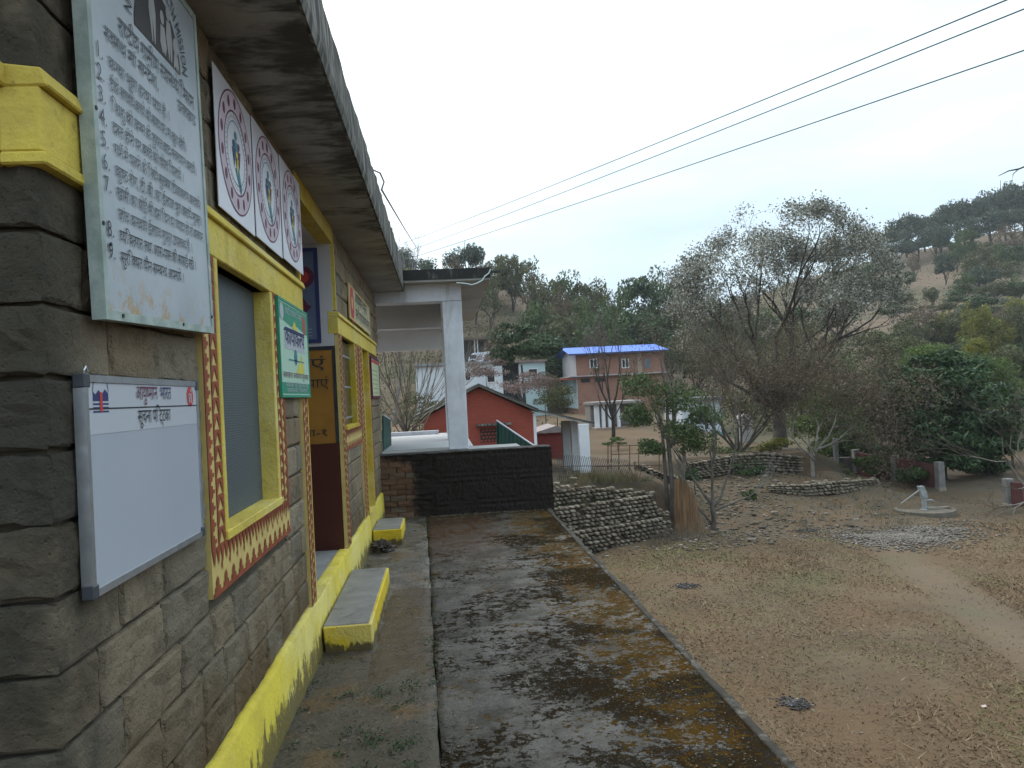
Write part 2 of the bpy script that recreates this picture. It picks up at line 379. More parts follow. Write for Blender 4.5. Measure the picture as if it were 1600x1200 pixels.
# ================================================================== TERRAIN
GZ = -4.18
_t = [-.6, -.1, .10, .16, .22, .30, .40, .5, .62, .8, 1.2]
_s = [.42, .42, .42, .34, .27, .24, .25, .27, .29, .33, .33]
_c = [30, 29, 24, 18, 14, 15, 22, 32, 40, 50, 55]
def sstep(x, a, b):
    q = np.clip((x-a)/(b-a), 0, 1); return q*q*(3-2*q)
def T(x, y):
    x = np.asarray(x, float); y = np.asarray(y, float)
    # playground and the terraces behind it
    left = 1-sstep(x, 8.0, 12.5)
    yq = y-.42*(np.clip(x, 0, 12)-5.2); h_left = GZ+(2.55-.09*np.clip(x-3, 0, 8))*sstep(yq, 28.15, 29.5)
    h_mid = GZ+1.1*sstep(y, 28, 37)+.95*sstep(y, 37.6, 38.3)
    h_right = GZ+.25*sstep(y, 33, 37)+.5*sstep(y, 38, 46)
    right = sstep(x, 19.2, 22.5)
    h = h_left*left+(1-left)*(h_mid*(1-right)+h_right*right)
    h = np.where(x < 2.0, np.where(y > 12, -1.63, GZ), h)
    # valley floor up to the houses
    k = sstep(y, 46, 80)
    h = h*(1-k)+(-.9)*k
    t = x/np.maximum(y, 1)
    s = np.interp(t, _t, _s); c = np.interp(t, _t, _c)
    r = np.maximum(y-88, 0)*s
    hh = c*(1-np.exp(-(r/c)**1.6))**(1/1.6) if False else -2.0*np.log(np.exp(-np.minimum(r, 60)/2.0)+np.exp(-c/2.0))
    hh = np.where(r > 0, np.maximum(hh, 0), 0)
    hh = np.where(hh > 1, hh+.5*np.sin(hh*2.2+.6*np.sin(x*.09)), hh)
    wob = .05*np.sin(x*.9+y*.35)*np.cos(y*.6-x*.2)+.03*np.sin(x*2.3)*np.sin(y*1.9)
    wob = wob*np.where(y > 25, 1.8, .7)
    far = .55*np.sin(x*.11+1)*np.cos(y*.13)*sstep(y, 90, 130)
    return h+hh+wob+far
def Tz(x, y): return float(T(x, y))
xs = np.unique(np.concatenate([np.linspace(-300, -80, 16), np.linspace(-80, 0, 30), np.linspace(0, 32, 110), np.linspace(32, 90, 50), np.linspace(90, 460, 50)]))
ys = np.unique(np.concatenate([np.linspace(-120, 0, 10), np.linspace(0, 24, 50), np.linspace(24, 48, 100), np.linspace(48, 90, 45), np.linspace(90, 260, 90), np.linspace(260, 560, 10)]))
Xg, Yg = np.meshgrid(xs, ys)
Zg = T(Xg, Yg)
nx_, ny_ = len(xs), len(ys)
idx = np.arange(nx_*ny_).reshape(ny_, nx_)
Fq = np.stack([idx[:-1, :-1], idx[:-1, 1:], idx[1:, 1:], idx[1:, :-1]], -1).reshape(-1, 4)
ground = link('ground', np_mesh('ground', np.stack([Xg, Yg, Zg], -1).reshape(-1, 3), Fq, mat_ground(), True))
tag(ground, kind='structure')

# ================================================================== PAVEMENT
def joint_x(y): return np.interp(y, [-4, 3.5, 4.8, 7.4, 11.5], [0.0, -.086, -.126, -.196, -.326])
def slab_sheet(name, fx0, fx1, y0, y1, nx, ny, mat, amp, edge=None, top=0.0, depth=.14):
    yy = np.linspace(y0, y1, ny); rng = np.random.default_rng(3)
    V = []
    for y in yy:
        a, b = fx0(y), fx1(y)
        V.append(np.stack([np.linspace(a, b, nx), np.full(nx, y), np.zeros(nx)], -1))
    V = np.array(V)
    X, Y = V[..., 0], V[..., 1]
    V[..., 2] = top+amp*(np.sin(X*5+Y*2.1)*np.cos(Y*3.3-X)+.6*np.sin(X*13+1)*np.sin(Y*9.7))
    if edge: 
        j = rng.normal(0, .012, ny); j = np.convolve(j, [.25, .5, .25], 'same'); V[:, -1, 0] += j+.02*np.sin(yy*4.1)*np.sin(yy*1.3); V[:, -1, 2] -= .02+rng.random(ny)*.02; V[:, -2, 2] -= .006
    n = nx*ny
    V2 = V.copy(); V2[..., 2] = top-depth
    allv = np.concatenate([V.reshape(-1, 3), V2.reshape(-1, 3)])
    ii = np.arange(n).reshape(ny, nx); f = [np.stack([ii[:-1, :-1], ii[:-1, 1:], ii[1:, 1:], ii[1:, :-1]], -1).reshape(-1, 4)]
    for line in (ii[:, 0][::-1], ii[:, -1], ii[0, :], ii[-1, :][::-1]):
        f.append(np.stack([line[:-1], line[:-1]+n, line[1:]+n, line[1:]], -1))
    return link(name, np_mesh(name, allv, np.concatenate(f), mat, True))
WALK = mat_walk(False)
o = slab_sheet('pavement', lambda y: joint_x(y)+.004+.004*math.sin(y*7)+.002*math.sin(y*31), lambda y: 1.44, -4, 11.06, 36, 260, WALK, .004, False); tag(o, kind='structure')
o = slab_sheet('apron', lambda y: -.96, lambda y: joint_x(y)-.003-.005*math.sin(y*5.3)-.003*math.sin(y*23), -4, 11.06, 14, 200, mat_walk(True), .004, False, top=.004); tag(o, kind='structure')
KERBM = mat_concrete('kerb_concrete', (.165,.148,.122), (.022,.017,.010), 5, 1.25)
o = slab_sheet('kerb', lambda y: 1.443, lambda y: 1.51, -4, 11.5, 5, 420, KERBM, .006, True, top=.004, depth=.3); tag(o, kind='structure')
mb = MB(); mb.box(-.96, 1.40, -4, 11.5, GZ-.4, -.15); 
rw = mb.build('retaining_wall', mat_concrete('retaining_wall_render', (.2,.19,.17), (.05,.05,.035), 1.5, .6, .9, True))
tag(rw, 'tall concrete retaining wall carrying the pavement above the playground', 'retaining wall')
def blob(cx, cy, rx, ry, z, n=40, seed=0, amp=.18):
    r = random.Random(seed); ph = [r.random()*6.28 for _ in range(4)]
    pts = []
    for k in range(n):
        a = k*2*math.pi/n; q = 1+amp*(math.sin(2*a+ph[0])+.7*math.sin(3*a+ph[1])+.5*math.sin(5*a+ph[2])+.4*math.sin(9*a+ph[3]))
        pts.append((cx+rx*q*math.cos(a), cy+ry*q*math.sin(a), z))
    return pts

# ================================================================== STONE BUILDING
WX = -.93
Y0, Y1 = 1.89, 11.6
ZF, ZL0, ZL1, ZS = .38, 2.345, 2.545, 3.32        # floor, lintel bottom / top, soffit
bld = thing('stone_building', 'long stone block building with yellow plinth and lintel band, open porch and flat roof', 'building', (-.93, 1.89, 0))
B = lambda mb, n, m, **k: _rel(mb.build(n, m, **k), bld)
def _rel(o, p):
    o.parent = p; o.matrix_parent_inverse = p.matrix_basis.inverted() if False else Matrix.Translation(-Vector(p.location)); return o
WIN1 = (3.25, 4.23, 1.215, ZL0); REC = (5.27, 7.02, ZF, 3.16)
def wyz(u, v): 
    p = onx(u, v, WX); return p[1], p[2]
WIN2 = (7.27, 8.24, 1.49, ZL0); DR2 = (9.02, 9.72, ZF, ZL0)
# backing wall around the openings
mb = MB(); xb0, xb1 = -1.22, -.947
cols = [(Y0+.02, 3.23, None), (3.23, 4.25, WIN1), (4.25, 5.27, None), (*REC[:2], 'rec'), (7.02, 7.25, None), (7.25, 8.26, WIN2), (8.26, 9.0, None), (9.0, 9.74, DR2), (9.74, Y1, None)]
for a, b, w in cols:
    if w is None: mb.box(xb0, xb1, a, b, 0, ZS-.003)
    elif w == 'rec': mb.box(xb0-.0, xb1, a, b, 0, ZF-.004); 
    else:
        if w[2] > ZF: mb.box(xb0, xb1, a, b, 0, w[2]-.02)
        else: mb.box(xb0, xb1, a, b, 0, ZF-.004)
        mb.box(xb0, xb1, a, b, w[3], ZS-.003)
mb.box(-6, -1.22, Y0+.02, Y0+.3, 0, ZS-.003); mb.box(-6, -5.8, Y0+.3, Y1, 0, ZS-.003); mb.box(-5.8, xb0, Y1-.25, Y1-.002, 0, ZS-.003)
wall = B(mb, 'wall', MORTAR)

# rock-faced blocks: a pool of shared meshes, bulging on +X (or +X and -Y for quoins)
def block_mesh(seed, quoin=False, fine=False):
    r = np.random.default_rng(seed); bm = bmesh.new()
    bmesh.ops.create_cube(bm, size=1)
    n = 5 if fine else 2
    bmesh.ops.subdivide_edges(bm, edges=bm.edges[:], cuts=n, use_grid_fill=True)
    ph = r.random(8)*6.28
    def rem(q):
        a_ = abs(q)
        if a_ > .49: return q
        k2 = (.46 if a_ > .2 else .17) if fine else .44
        return math.copysign(k2, q) if a_ > .05 else q
    for v in bm.verts:
        v.co.y = rem(v.co.y); v.co.z = rem(v.co.z)*(.96 if abs(v.co.z) < .49 else 1)
        x, y, z = v.co
        ny_, nz_ = min(1, (0.5-abs(y))*30), min(1, (0.5-abs(z))*25)
        b = (.9 if quoin else 1)*.45*math.sin(y*7+ph[0]+z*3)+.35*math.sin(z*9+ph[1])+.3*math.sin(y*13+z*8+ph[2])+r.normal(0, .35)
        k_ = .13 if quoin else 1
        if x > .49: v.co.x += k_*((.09+(.085 if not quoin else .13)*b)*max(0, min(ny_, nz_))-.05*(1-min(ny_, nz_)))
        if quoin and y < -.49:
            nx2 = min(1, (0.5-abs(x))*7); v.co.y -= (.015+.028*b)*max(0, min(nx2, nz_))-.02*(1-min(nx2, nz_))
        v.co.y += r.normal(0, .008); v.co.z += r.normal(0, .016)
    me = bpy.data.meshes.new('stone'); bm.to_mesh(me); bm.free(); me.materials.append(STONE)
    return me
POOL = [block_mesh(i) for i in range(10)]; FPOOL = [block_mesh(50+i, fine=True) for i in range(8)]; QPOOL = [block_mesh(80+i, True, True) for i in range(4)]
rb = random.Random(11)
def put_block(me, x0, x1, y0, y1, z0, z1):
    o = link('stone', me, bld); o.matrix_parent_inverse = Matrix.Translation(-Vector(bld.location))
    o.location = ((x0+x1)/2, (y0+y1)/2, (z0+z1)/2); o.scale = (x1-x0, y1-y0, z1-z0); return o
SUR1 = (3.015, 4.50, .985, ZL0); 
EXC = [(*SUR1,), (5.06, 7.26, 0, ZL0), (5.2, 7.06, ZL0, 3.4), (7.20, 8.26, 1.3, ZL0), (8.24, 9.95, 0 if False else 1.3, ZL0), (8.62, 9.95, 0, ZL0), (Y0, Y1, ZL0, ZL1)]
rows = []
nlow = 11; hh_ = (ZL0-.40)/nlow
for k in range(nlow): rows.append((.40+k*hh_, .40+(k+1)*hh_))
nup = 4; hu = (ZS-.01-ZL1)/nup
for k in range(nup): rows.append((ZL1+k*hu, ZL1+(k+1)*hu))
for k in range(2): rows.insert(k, (.05+k*.175, .05+(k+1)*.175))
for ri, (za, zb) in enumerate(rows):
    if zb < .41: segs = [(Y0, 3.2)] if False else []
    free = [(Y0, Y1)]
    if zb < .41: continue
    for (ea, eb, e0, e1) in EXC:
        ov = min(zb, e1)-max(za, e0)
        if ov > .5*(zb-za):
            nf = []
            for a, b in free:
                if eb <= a or ea >= b: nf.append((a, b)); continue
                if ea-a > .05: nf.append((a, ea))
                if b-eb > .05: nf.append((eb, b))
            free = nf
    g = .006
    for a, b in free:
        y = a
        if a == Y0:   # quoin
            L = .20 if ri % 2 else .34
            put_block(rb.choice(QPOOL), -1.25 if ri % 2 else -1.10, WX, Y0-.01, Y0+L-g, za+g, zb-g)
            put_block(rb.choice(QPOOL), -1.70, (-1.25 if ri % 2 else -1.10)-.012, Y0-.01, Y0+.06, za+g, zb-g)
            y = Y0+L
        while y < b-.02:
            L = rb.uniform(.27, .46)
            if b-(y+L) < .16: L = b-y
            put_block(rb.choice(FPOOL if y < 4.2 else POOL), -1.0, WX, y+g, y+L-g, za+g, zb-g); y += L
# plinth
mb = MB(); ppts = []
zz = lambda y: .385+.006*math.sin(y*3.1)+.005*math.sin(y*7.7)
yp = np.linspace(Y0-.02, 10.98, 160)
for i, y in enumerate(yp): j1 = rb.uniform(-.006, .006); ppts += [(-.985, y, zz(y)+j1), (-.918+j1*.5, y, zz(y)+j1-.004), (-.904+j1*.5, y, zz(y)-.020+j1), (-.890+.003*math.sin(y*4.3), y, -.02)]
mb.v = ppts; mb.f = [(4*i+k, 4*i+k+1, 4*i+4+k+1, 4*i+4+k) for i in range(len(yp)-1) for k in range(3)]+[(0, 1, 2, 3)]
B(mb, 'plinth', PLINTH, smooth=True)
mb = MB(); mb.box(-1.9, -.93, Y0-.03, Y0, -.02, .40); B(mb, 'end_plinth', PLINTH)
# lintel band with projecting ledges
for (a, b) in ((Y0-.03, 5.23), (7.0, 11.03)):
    mb = MB(); mb.box(-1.0, -.905, a, b, ZL0, ZL1-.045); 
    mb.hexa([(-1.0,a-.0,ZL1-.045),(-.885,a,ZL1-.045),(-.885,b+.02,ZL1-.045),(-1.0,b+.02,ZL1-.045),(-1.0,a,ZL1+.012),(-.90,a,ZL1+.0),(-.90,b+.02,ZL1+.0),(-1.0,b+.02,ZL1+.012)])
    if a < 3: 
        mb.box(-1.0, -.895, a-.005, 2.35, ZL0-.03, ZL0)
        mb.box(-2.2, -1.0, a, a+.05, ZL0, ZL1-.045); mb.box(-2.2, -.98, a-.03, a+.05, ZL1-.045, ZL1+.01); mb.box(-2.2, -1.0, a-.012, a+.05, ZL0-.03, ZL0)
    B(mb, 'lintel_band', YEL, bevel=.005)
# roof slab
mb = MB(); ry = np.linspace(1.35, 11.72, 70); vs = []
rr = random.Random(5)
for y in ry:
    e1 = rr.uniform(-.005, .005); e2 = rr.uniform(-.012, .014); th = .30+.012*(y-1.35)
    vs += [(-6.2, y, ZS), (-.955, y, ZS+.0), (-.50, y, ZS+.012+e1*.3), (-.482, y, ZS+.005+e1*.4), (-.47+e1*.4, y, ZS+.06), (-.48+e1, y, ZS+th+e2), (-.62, y, ZS+th+.01), (-6.2, y, ZS+th+.02)]
mb.v = vs; n8 = 8
mb.f = [(i*n8+k, i*n8+n8+k, i*n8+n8+(k+1) % n8, i*n8+(k+1) % n8) for i in range(len(ry)-1) for k in range(n8)]+[tuple(range(n8)), tuple((len(ry)-1)*n8+k for k in range(n8))[::-1]]
roof = B(mb, 'roof', FASCIA)
roof.data.materials.append(SOFF)
for p in roof.data.polygons:
    if p.index < (len(ry)-1)*n8 and p.index % n8 in (0, 1): p.material_index = 1
# porch recess
mb = MB(); mb.box(-3.2, -1.0, 5.0, REC[1]+.03, ZF-.06, ZF)
B(mb, 'porch_floor', mat_concrete('porch_floor_cement', (.30,.29,.28), (.14,.13,.12), 2, .2))
mb = MB(); mb.box(-.999, -.915, REC[0]-.1, REC[1]+.02, .2, ZF); B(mb, 'door_step', PLINTH)
mb = MB(); mb.box(-3.2, -.95, REC[1]-.018, REC[1]+.2, 2.235, ZS-.006); B(mb, 'return_wall', simple('porch_white_paint', (.55,.53,.54), (.46,.45,.46), 1, .7, .1))
mb = MB(); mb.box(-3.2, -.975, REC[1]-.018, REC[1]+.2, 1.35, 2.20); orangep = B(mb, 'painted_panel', simple('orange_wall_paint', (.36,.165,.02), (.27,.12,.016), 3, .6, .1))
mb = MB(); mb.box(-3.2, -.95, REC[1]-.022, REC[1]+.2, 2.20, 2.235); mb.box(-.975, -.952, REC[1]-.022, REC[1]+.2, 1.35, 2.20); B(mb, 'black_border', BLACK)
mb = MB(); mb.box(-3.2, -.952, REC[1]-.018, REC[1]+.2, ZF, 1.35); B(mb, 'dado', simple('maroon_oil_paint', (.075,.018,.010), (.06,.014,.009), 2, .35, .05))
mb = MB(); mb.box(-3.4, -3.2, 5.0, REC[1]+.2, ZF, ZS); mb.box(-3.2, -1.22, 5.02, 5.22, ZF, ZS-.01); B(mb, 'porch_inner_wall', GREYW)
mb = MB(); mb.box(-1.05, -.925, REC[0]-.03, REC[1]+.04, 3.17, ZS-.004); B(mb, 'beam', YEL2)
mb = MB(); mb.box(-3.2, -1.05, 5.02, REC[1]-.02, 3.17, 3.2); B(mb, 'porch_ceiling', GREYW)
mb = MB(); mb.box(-1.0, -.918, 5.235, 5.27, ZL1+.02, 3.17); mb.box(-1.0, -.918, REC[1]-.012, REC[1]+.02, ZL1+.02, 3.17); B(mb, 'corner_trim', YEL)

# zigzag painted surrounds
class Deco:
    """flat paint on the wall plane: s along +Y, t up, layers a few mm apart"""
    def __init__(s): s.L = {}
    def poly(s, key, pts, x):
        s.L.setdefault(key, MB()).poly([(x, a, b) for a, b in pts])
def strip(d, ya, yb, za, zb, vert=True, flip=False, x=-.908, tri=.066):
    """cream strip carrying a red stepped edge and a row of red triangles"""
    w = (yb-ya) if vert else (zb-za); L = (zb-za) if vert else (yb-ya)
    def P(a, b):    # a along, b across (0..w)
        b = w-b if flip else b
        return (ya+b, za+a) if vert else (ya+a, za+b)
    n = max(2, int(round(L/tri))); q = L/n
    for k in range(n):
        a = k*q
        d.poly('r', [P(a, 0), P(a+q, 0), P(a+q, .13*w), P(a+.75*q, .13*w), P(a+.75*q, .24*w), P(a+.5*q, .24*w), P(a+.5*q, .36*w), P(a+.25*q, .36*w), P(a+.25*q, .24*w), P(a, .24*w)], x)
        d.poly('r', [P(a+.08*q, .54*w), P(a+.92*q, .74*w), P(a+q, .48*w), P(a, .48*w)], x); d.poly('r', [P(a+.08*q, .94*w), P(a, .985*w), P(a+q, .985*w), P(a+.92*q, .74*w)], x)
        d.poly('r', [P(a, .48*w), P(a, .985*w), P(a+.08*q, .94*w), P(a+.08*q, .54*w)], x); d.poly('r', [P(a+q, .48*w), P(a+.92*q, .74*w), P(a+q, .985*w)], x)
def saw(d, ya, yb, za, zb, x=-.908):
    n = max(3, int(round((yb-ya)/.055))); q = (yb-ya)/n; h = zb-za
    for k in range(n):
        a = ya+k*q
        d.poly('r', [(a, zb), (a+q*.5, zb-h*.40), (a+q, zb)], x)
    m = max(3, int(round((yb-ya)/.11))); q = (yb-ya)/m
    for k in range(m):
        a = ya+k*q
        d.poly('r', [(a, za), (a+q, za), (a+q, za+.10*h), (a+.80*q, za+.10*h), (a+.80*q, za+.20*h), (a+.65*q, za+.20*h), (a+.65*q, za+.32*h), (a+.5*q, za+.42*h), (a+.35*q, za+.32*h), (a+.35*q, za+.20*h), (a+.2*q, za+.20*h), (a+.2*q, za+.10*h), (a, za+.10*h)], x)
        d.poly('r', [(a-.0*q, za+.58*h), (a+.16*q, za+.45*h), (a+.16*q, za+.72*h)], x) if k else None
def surround(name, rects, deco):
    mb = MB()
    for (a, b, z0, z1) in rects: mb.box(-.99, -.912, a, b, z0, z1)
    o = B(mb, name, CREAM)
    if 'r' in deco.L:
        z = deco.L['r'].build('zigzag_pattern', REDBR); z.parent = o
    return o
d = Deco(); a, b, z0, z1 = SUR1
strip(d, a, WIN1[0]-.045, z0+.19, ZL0-.002, True)
strip(d, WIN1[1]+.06, b, z0+.19, ZL0-.002, True, True)
saw(d, a+.0, b, z0, z0+.19)
surround('window_surround', [(a, WIN1[0]-.04, z0+.19, ZL0-.001), (WIN1[1]+.05, b, z0+.19, ZL0-.001), (a, b, z0, z0+.19)], d)
d = Deco(); strip(d, 5.07, 5.24, ZF+.01, ZL0-.002, True); surround('door_surround', [(5.06, 5.24, ZF, ZL0-.001)], d)
mb = MB(); mb.box(-1.0, -.91, 5.241, 5.27, ZF, ZL0-.001); B(mb, 'door_trim', YEL)
d = Deco(); strip(d, 7.02, 7.235, ZF+.01, ZL0-.002, True, True); surround('door_surround', [(7.02, 7.24, ZF, ZL0-.001)], d)
d = Deco(); strip(d, 8.29, 8.62, 1.45, ZL0-.002, True, True); saw(d, 7.25, 8.62, 1.26, 1.45)
surround('window_surround', [(8.28, 8.62, 1.45, ZL0-.001), (7.245, 8.62, 1.26, 1.449)], d)
d = Deco(); strip(d, 8.66, 8.98, ZF+.03, ZL0-.002, True); strip(d, 9.75, 9.95, ZF+.03, ZL0-.002, True, True)
surround('door_surround', [(8.65, 9.0, ZF+.02, ZL0-.001), (9.74, 9.95, ZF+.02, ZL0-.001)], d)
# window 1: yellow reveal, frame and grey mesh sheet
def _mesh_mat():
    t = NT('grey_fly_screen'); 
    w = t.n('ShaderNodeTexWave', wave_type='BANDS', bands_direction='Z'); w.inputs['Scale'].default_value = 26; w.inputs['Distortion'].default_value = 1.5; w.inputs['Detail'].default_value = 3
    t.l(t.pos, w.inputs['Vector'])
    w2 = t.n('ShaderNodeTexWave', wave_type='BANDS', bands_direction='Y'); w2.inputs['Scale'].default_value = 40; w2.inputs['Distortion'].default_value = 1.2; t.l(t.pos, w2.inputs['Vector'])
    f = t.math('MULTIPLY', t.math('ADD', w.outputs['Fac'], w2.outputs['Fac']), .5)
    c = t.mix(t.rng(f, .2, .8), (.060,.075,.084), (.105,.126,.138)); c = t.mix(t.rng(t.noise(2.6, 8, .7, stretch=(1, 1, .35)), .42, .62, 0, .5), c, (.060,.078,.09))
    t.bump(f, .3, .004); return t.done(c, .5)
win = thing('window', None, None); win.parent = bld; del_ = None
y0, y1, z0, z1 = WIN1
def child(mb, n, m, p, **k):
    o = mb.build(n, m, **k); o.parent = p; return o
win.location = (0, 0, 0); win.matrix_parent_inverse = Matrix.Translation(-Vector(bld.location))
mb = MB(); mb.box(-1.05, -.905, y0-.04, y0, z0-.03, z1-.001); mb.box(-1.05, -.905, y1, y1+.05, z0-.03, z1-.001); mb.box(-1.05, -.898, y0-.04, y1+.05, z0-.04, z0-.0005); child(mb, 'frame', YEL, win, bevel=.004)
mb = MB(); mb.box(-1.215, -1.05, y1-.0, y1+.05, z0, z1-.001); mb.box(-1.215, -1.05, y0-.04, y0, z0, z1-.001); child(mb, 'reveal', YEL2, win)
mb = MB(); mb.box(-1.215, -1.05, y0, y1, z0-.03, z0); child(mb, 'sill', YEL2, win)
mb = MB(); mb.box(-1.005, -.995, y0+.001, y1-.001, z0+.001, z1-.002); child(mb, 'screen', _mesh_mat(), win)
for z in (z0+.38, z0+.93): child(MB().box(-1.03, -1.01, y1-.012, y1-.0005, z, z+.05), 'hinge', BLACK, win)
# window 2
win2 = thing('window', None, None); win2.parent = bld; win2.matrix_parent_inverse = Matrix.Translation(-Vector(bld.location))
y0, y1, z0, z1 = WIN2
mb = MB(); mb.box(-1.215, -.905, y1-.0, y1+.03, z0, z1-.001); mb.box(-1.215, -.915, y0-.025, y0, z0, z1-.001); mb.box(-1.2, -.895, y0-.02, y1+.04, z0-.04, z0); child(mb, 'frame', YEL2, win2, bevel=.003)
mb = MB(); mb.box(-.978, -.966, y0+.002, y1-.002, z0+.002, z1-.002); child(mb, 'pane', simple('dark_room_pane', (.012,.014,.016), (.02,.02,.022), 2, .15, 0), win2)  # near-black colour stands in for the unlit room behind the window
for k in range(3):
    z = z0+.06+k*.31; mb = MB(); mb.box(-.965, -.957, y0+.002, y1-.002, z, z+.018); child(mb, 'bar', STEEL, win2)
# door 2
dr = thing('door', None, None); dr.parent = bld; dr.matrix_parent_inverse = Matrix.Translation(-Vector(bld.location))
y0, y1, z0, z1 = DR2
mb = MB(); mb.box(-1.215, -.903, y1, y1+.03, z0, z1-.001); mb.box(-1.215, -.903, y0-.03, y0, z0, z1-.001); child(mb, 'frame', YEL2, dr, bevel=.003)
mb = MB(); mb.box(-1.21, -1.17, y0+.002, y1-.002, z0, z1-.002); child(mb, 'leaf', simple('yellow_door_paint', (.55,.36,.02), (.45,.28,.015), 2, .4, .1), dr)
mb = MB(); mb.box(-1.169, -1.14, y0+.08, y0+.1, z0+.95, z0+1.1); child(mb, 'latch', BLACK, dr)
mb = MB(); mb.box(-1.0, -.895, 9.0, 9.75, .2, ZF+.005); B(mb, 'door_step', YEL)
# dark room behind openings
mb = MB(); mb.box(-2.0, -1.9, 7.25, Y1-.3, 0, ZS-.02); B(mb, 'room_wall', DKGREY)

# ------------------------------------------------------------------ Devanagari lettering
GLY = {}
_fc = bpy.data.curves.new('glyph', 'FONT'); _fc.size = 1; _fc.resolution_u = 2; _fc.offset = .0
_fo = bpy.data.objects.new('glyph', _fc); COL.objects.link(_fo)
def _tri(body):
    _fc.body = body; bpy.context.view_layer.update()
    me = bpy.data.meshes.new_from_object(_fo.evaluated_get(bpy.context.evaluated_depsgraph_get()))
    me.calc_loop_triangles()
    V = np.array([v.co[:2] for v in me.vertices]).reshape(-1, 2); Tt = np.array([t.vertices[:] for t in me.loop_triangles], int).reshape(-1, 3)
    mx_ = V[:, 0].max() if len(V) else 0
    return me, V, Tt, mx_
def glyph(ch, half=False):
    k = (ch, half)
    if k in GLY: return GLY[k]
    if ch == ' ': GLY[k] = (np.zeros((0, 2)), np.zeros((0, 3), int), .26); return GLY[k]
    me, V, Tt, mx_ = _tri(ch); bpy.data.meshes.remove(me)
    me2, V2, _, m2 = _tri(ch+'|'); bpy.data.meshes.remove(me2)
    me3, V3, _, m3 = _tri('|'); bpy.data.meshes.remove(me3)
    adv = m2-m3
    if half:
        me, _, _, _ = _tri(ch); bm = bmesh.new(); bm.from_mesh(me); cut = adv-.20
        bmesh.ops.bisect_plane(bm, geom=bm.verts[:]+bm.edges[:]+bm.faces[:], plane_co=(cut, 0, 0), plane_no=(1, 0, 0), clear_outer=True)
        bm.to_mesh(me); bm.free(); me.calc_loop_triangles()
        V = np.array([v.co[:2] for v in me.vertices]).reshape(-1, 2); Tt = np.array([t.vertices[:] for t in me.loop_triangles], int).reshape(-1, 3); adv = cut
        bpy.data.meshes.remove(me)
    GLY[k] = (V, Tt, adv); return GLY[k]
HALF = set('षमनसतवपयणखगघचजथधबभलशक')
CONS = set(chr(c) for c in range(0x915, 0x93a))
def shape(s):
    out_ = []; i = 0
    while i < len(s):
        if s[i] in CONS:
            cl = []; reph = False; j = i
            while True:
                c = s[j]
                if j+2 < len(s) and s[j+1] == '्' and s[j+2] in CONS:
                    if c == 'र' and j == i: reph = True
                    elif s[j+2] == 'र': cl.append((c, False)); cl.append(('RAKAR', False)); j += 4; 
                    elif c in HALF: cl.append((c, True))
                    else: cl += [(c, False), ('्', False)]
                    if s[j+2-0:j+3] and cl and cl[-1][0] == 'RAKAR': j -= 1; break
                    j += 2; continue
                cl.append((c, False)); j += 1; break
            post = []; pre = []
            while j < len(s) and (0x93a <= ord(s[j]) <= 0x94d or s[j] in 'ंःँ'):
                (pre if s[j] == 'ि' else post).append((s[j], False)); j += 1
            out_ += pre+cl+post
            if reph: out_.append(('ॅ', False))
            i = j
        else:
            out_.append((s[i], False)); i += 1
    return out_
def text2d(s, size, align='L', width=None):
    """-> V (n,2), tris; baseline at 0"""
    x = 0; VV = []; TT = []; b = 0
    for ch, half in shape(s):
        if ch == 'RAKAR':
            V = np.array([(x-.20, .16), (x-.15, .20), (x-.36, .0), (x-.41, .02)]); VV.append(V); TT.append(np.array([(0, 1, 2), (0, 2, 3)])+b); b += 4; continue
        V, Tt, adv = glyph(ch, half)
        if len(V): VV.append(V+np.array([x, 0])); TT.append(Tt+b); b += len(V)
        x += adv
    V = np.concatenate(VV)*size; x *= size
    if width and x > 0: V[:, 0] *= width/x; x = width
    if align == 'C': V[:, 0] -= x/2
    if align == 'R': V[:, 0] -= x
    return V, np.concatenate(TT), x
class Panel:
    """flat print on a board lying in a plane: origin o, axes su (along), sv (up), normal n"""
    def __init__(s, o, su, sv, n): s.o, s.su, s.sv, s.n = map(lambda q: np.array(q, float), (o, su, sv, n)); s.L = {}; 
    def P(s, a, b, h): return s.o+s.su*a+s.sv*b+s.n*h
    def poly(s, part, mat, pts, h=.003): s.L.setdefault((part, mat.name), (mat, MB()))[1].poly([s.P(a, b, h) for a, b in pts])
    def rect(s, part, mat, a0, a1, b0, b1, h=.003): s.poly(part, mat, [(a0,b0),(a1,b0),(a1,b1),(a0,b1)], h)
    def disc(s, part, mat, c, r, h=.003, n=24, sy=1): s.poly(part, mat, [(c[0]+r*math.cos(k*2*math.pi/n), c[1]+r*sy*math.sin(k*2*math.pi/n)) for k in range(n)], h)
    def ring(s, part, mat, c, r0, r1, h=.003, n=36, a0=0, a1=2*math.pi):
        mb = s.L.setdefault((part, mat.name), (mat, MB()))[1]
        P = [s.P(c[0]+r*math.cos(a0+(a1-a0)*k/n), c[1]+r*math.sin(a0+(a1-a0)*k/n), h) for k in range(n+1) for r in (r0, r1)]
        mb.add(P, [(2*k, 2*k+1, 2*k+3, 2*k+2) for k in range(n)])
    def text(s, part, mat, txt, a, b, size, align='L', width=None, h=.004, arc=None):
        mb = s.L.setdefault((part, mat.name), (mat, MB()))[1]
        V, Tt, w = text2d(txt, size, align, width)
        if arc:
            (cx, cy, R) = arc
            for k in range(len(V)):
                th = math.pi/2-(V[k, 0])/R; r_ = R+V[k, 1]; V[k] = (cx+r_*math.cos(th)-a, cy+r_*math.sin(th)-b)
        mb.add([s.P(a+p[0], b+p[1], h) for p in V], [tuple(t) for t in Tt])
    def emit(s, parent):
        for (part, _), (mat, mb) in s.L.items():
            o = mb.build(part, mat); o.parent = parent; o.matrix_parent_inverse = Matrix.Translation(-Vector(parent.location))
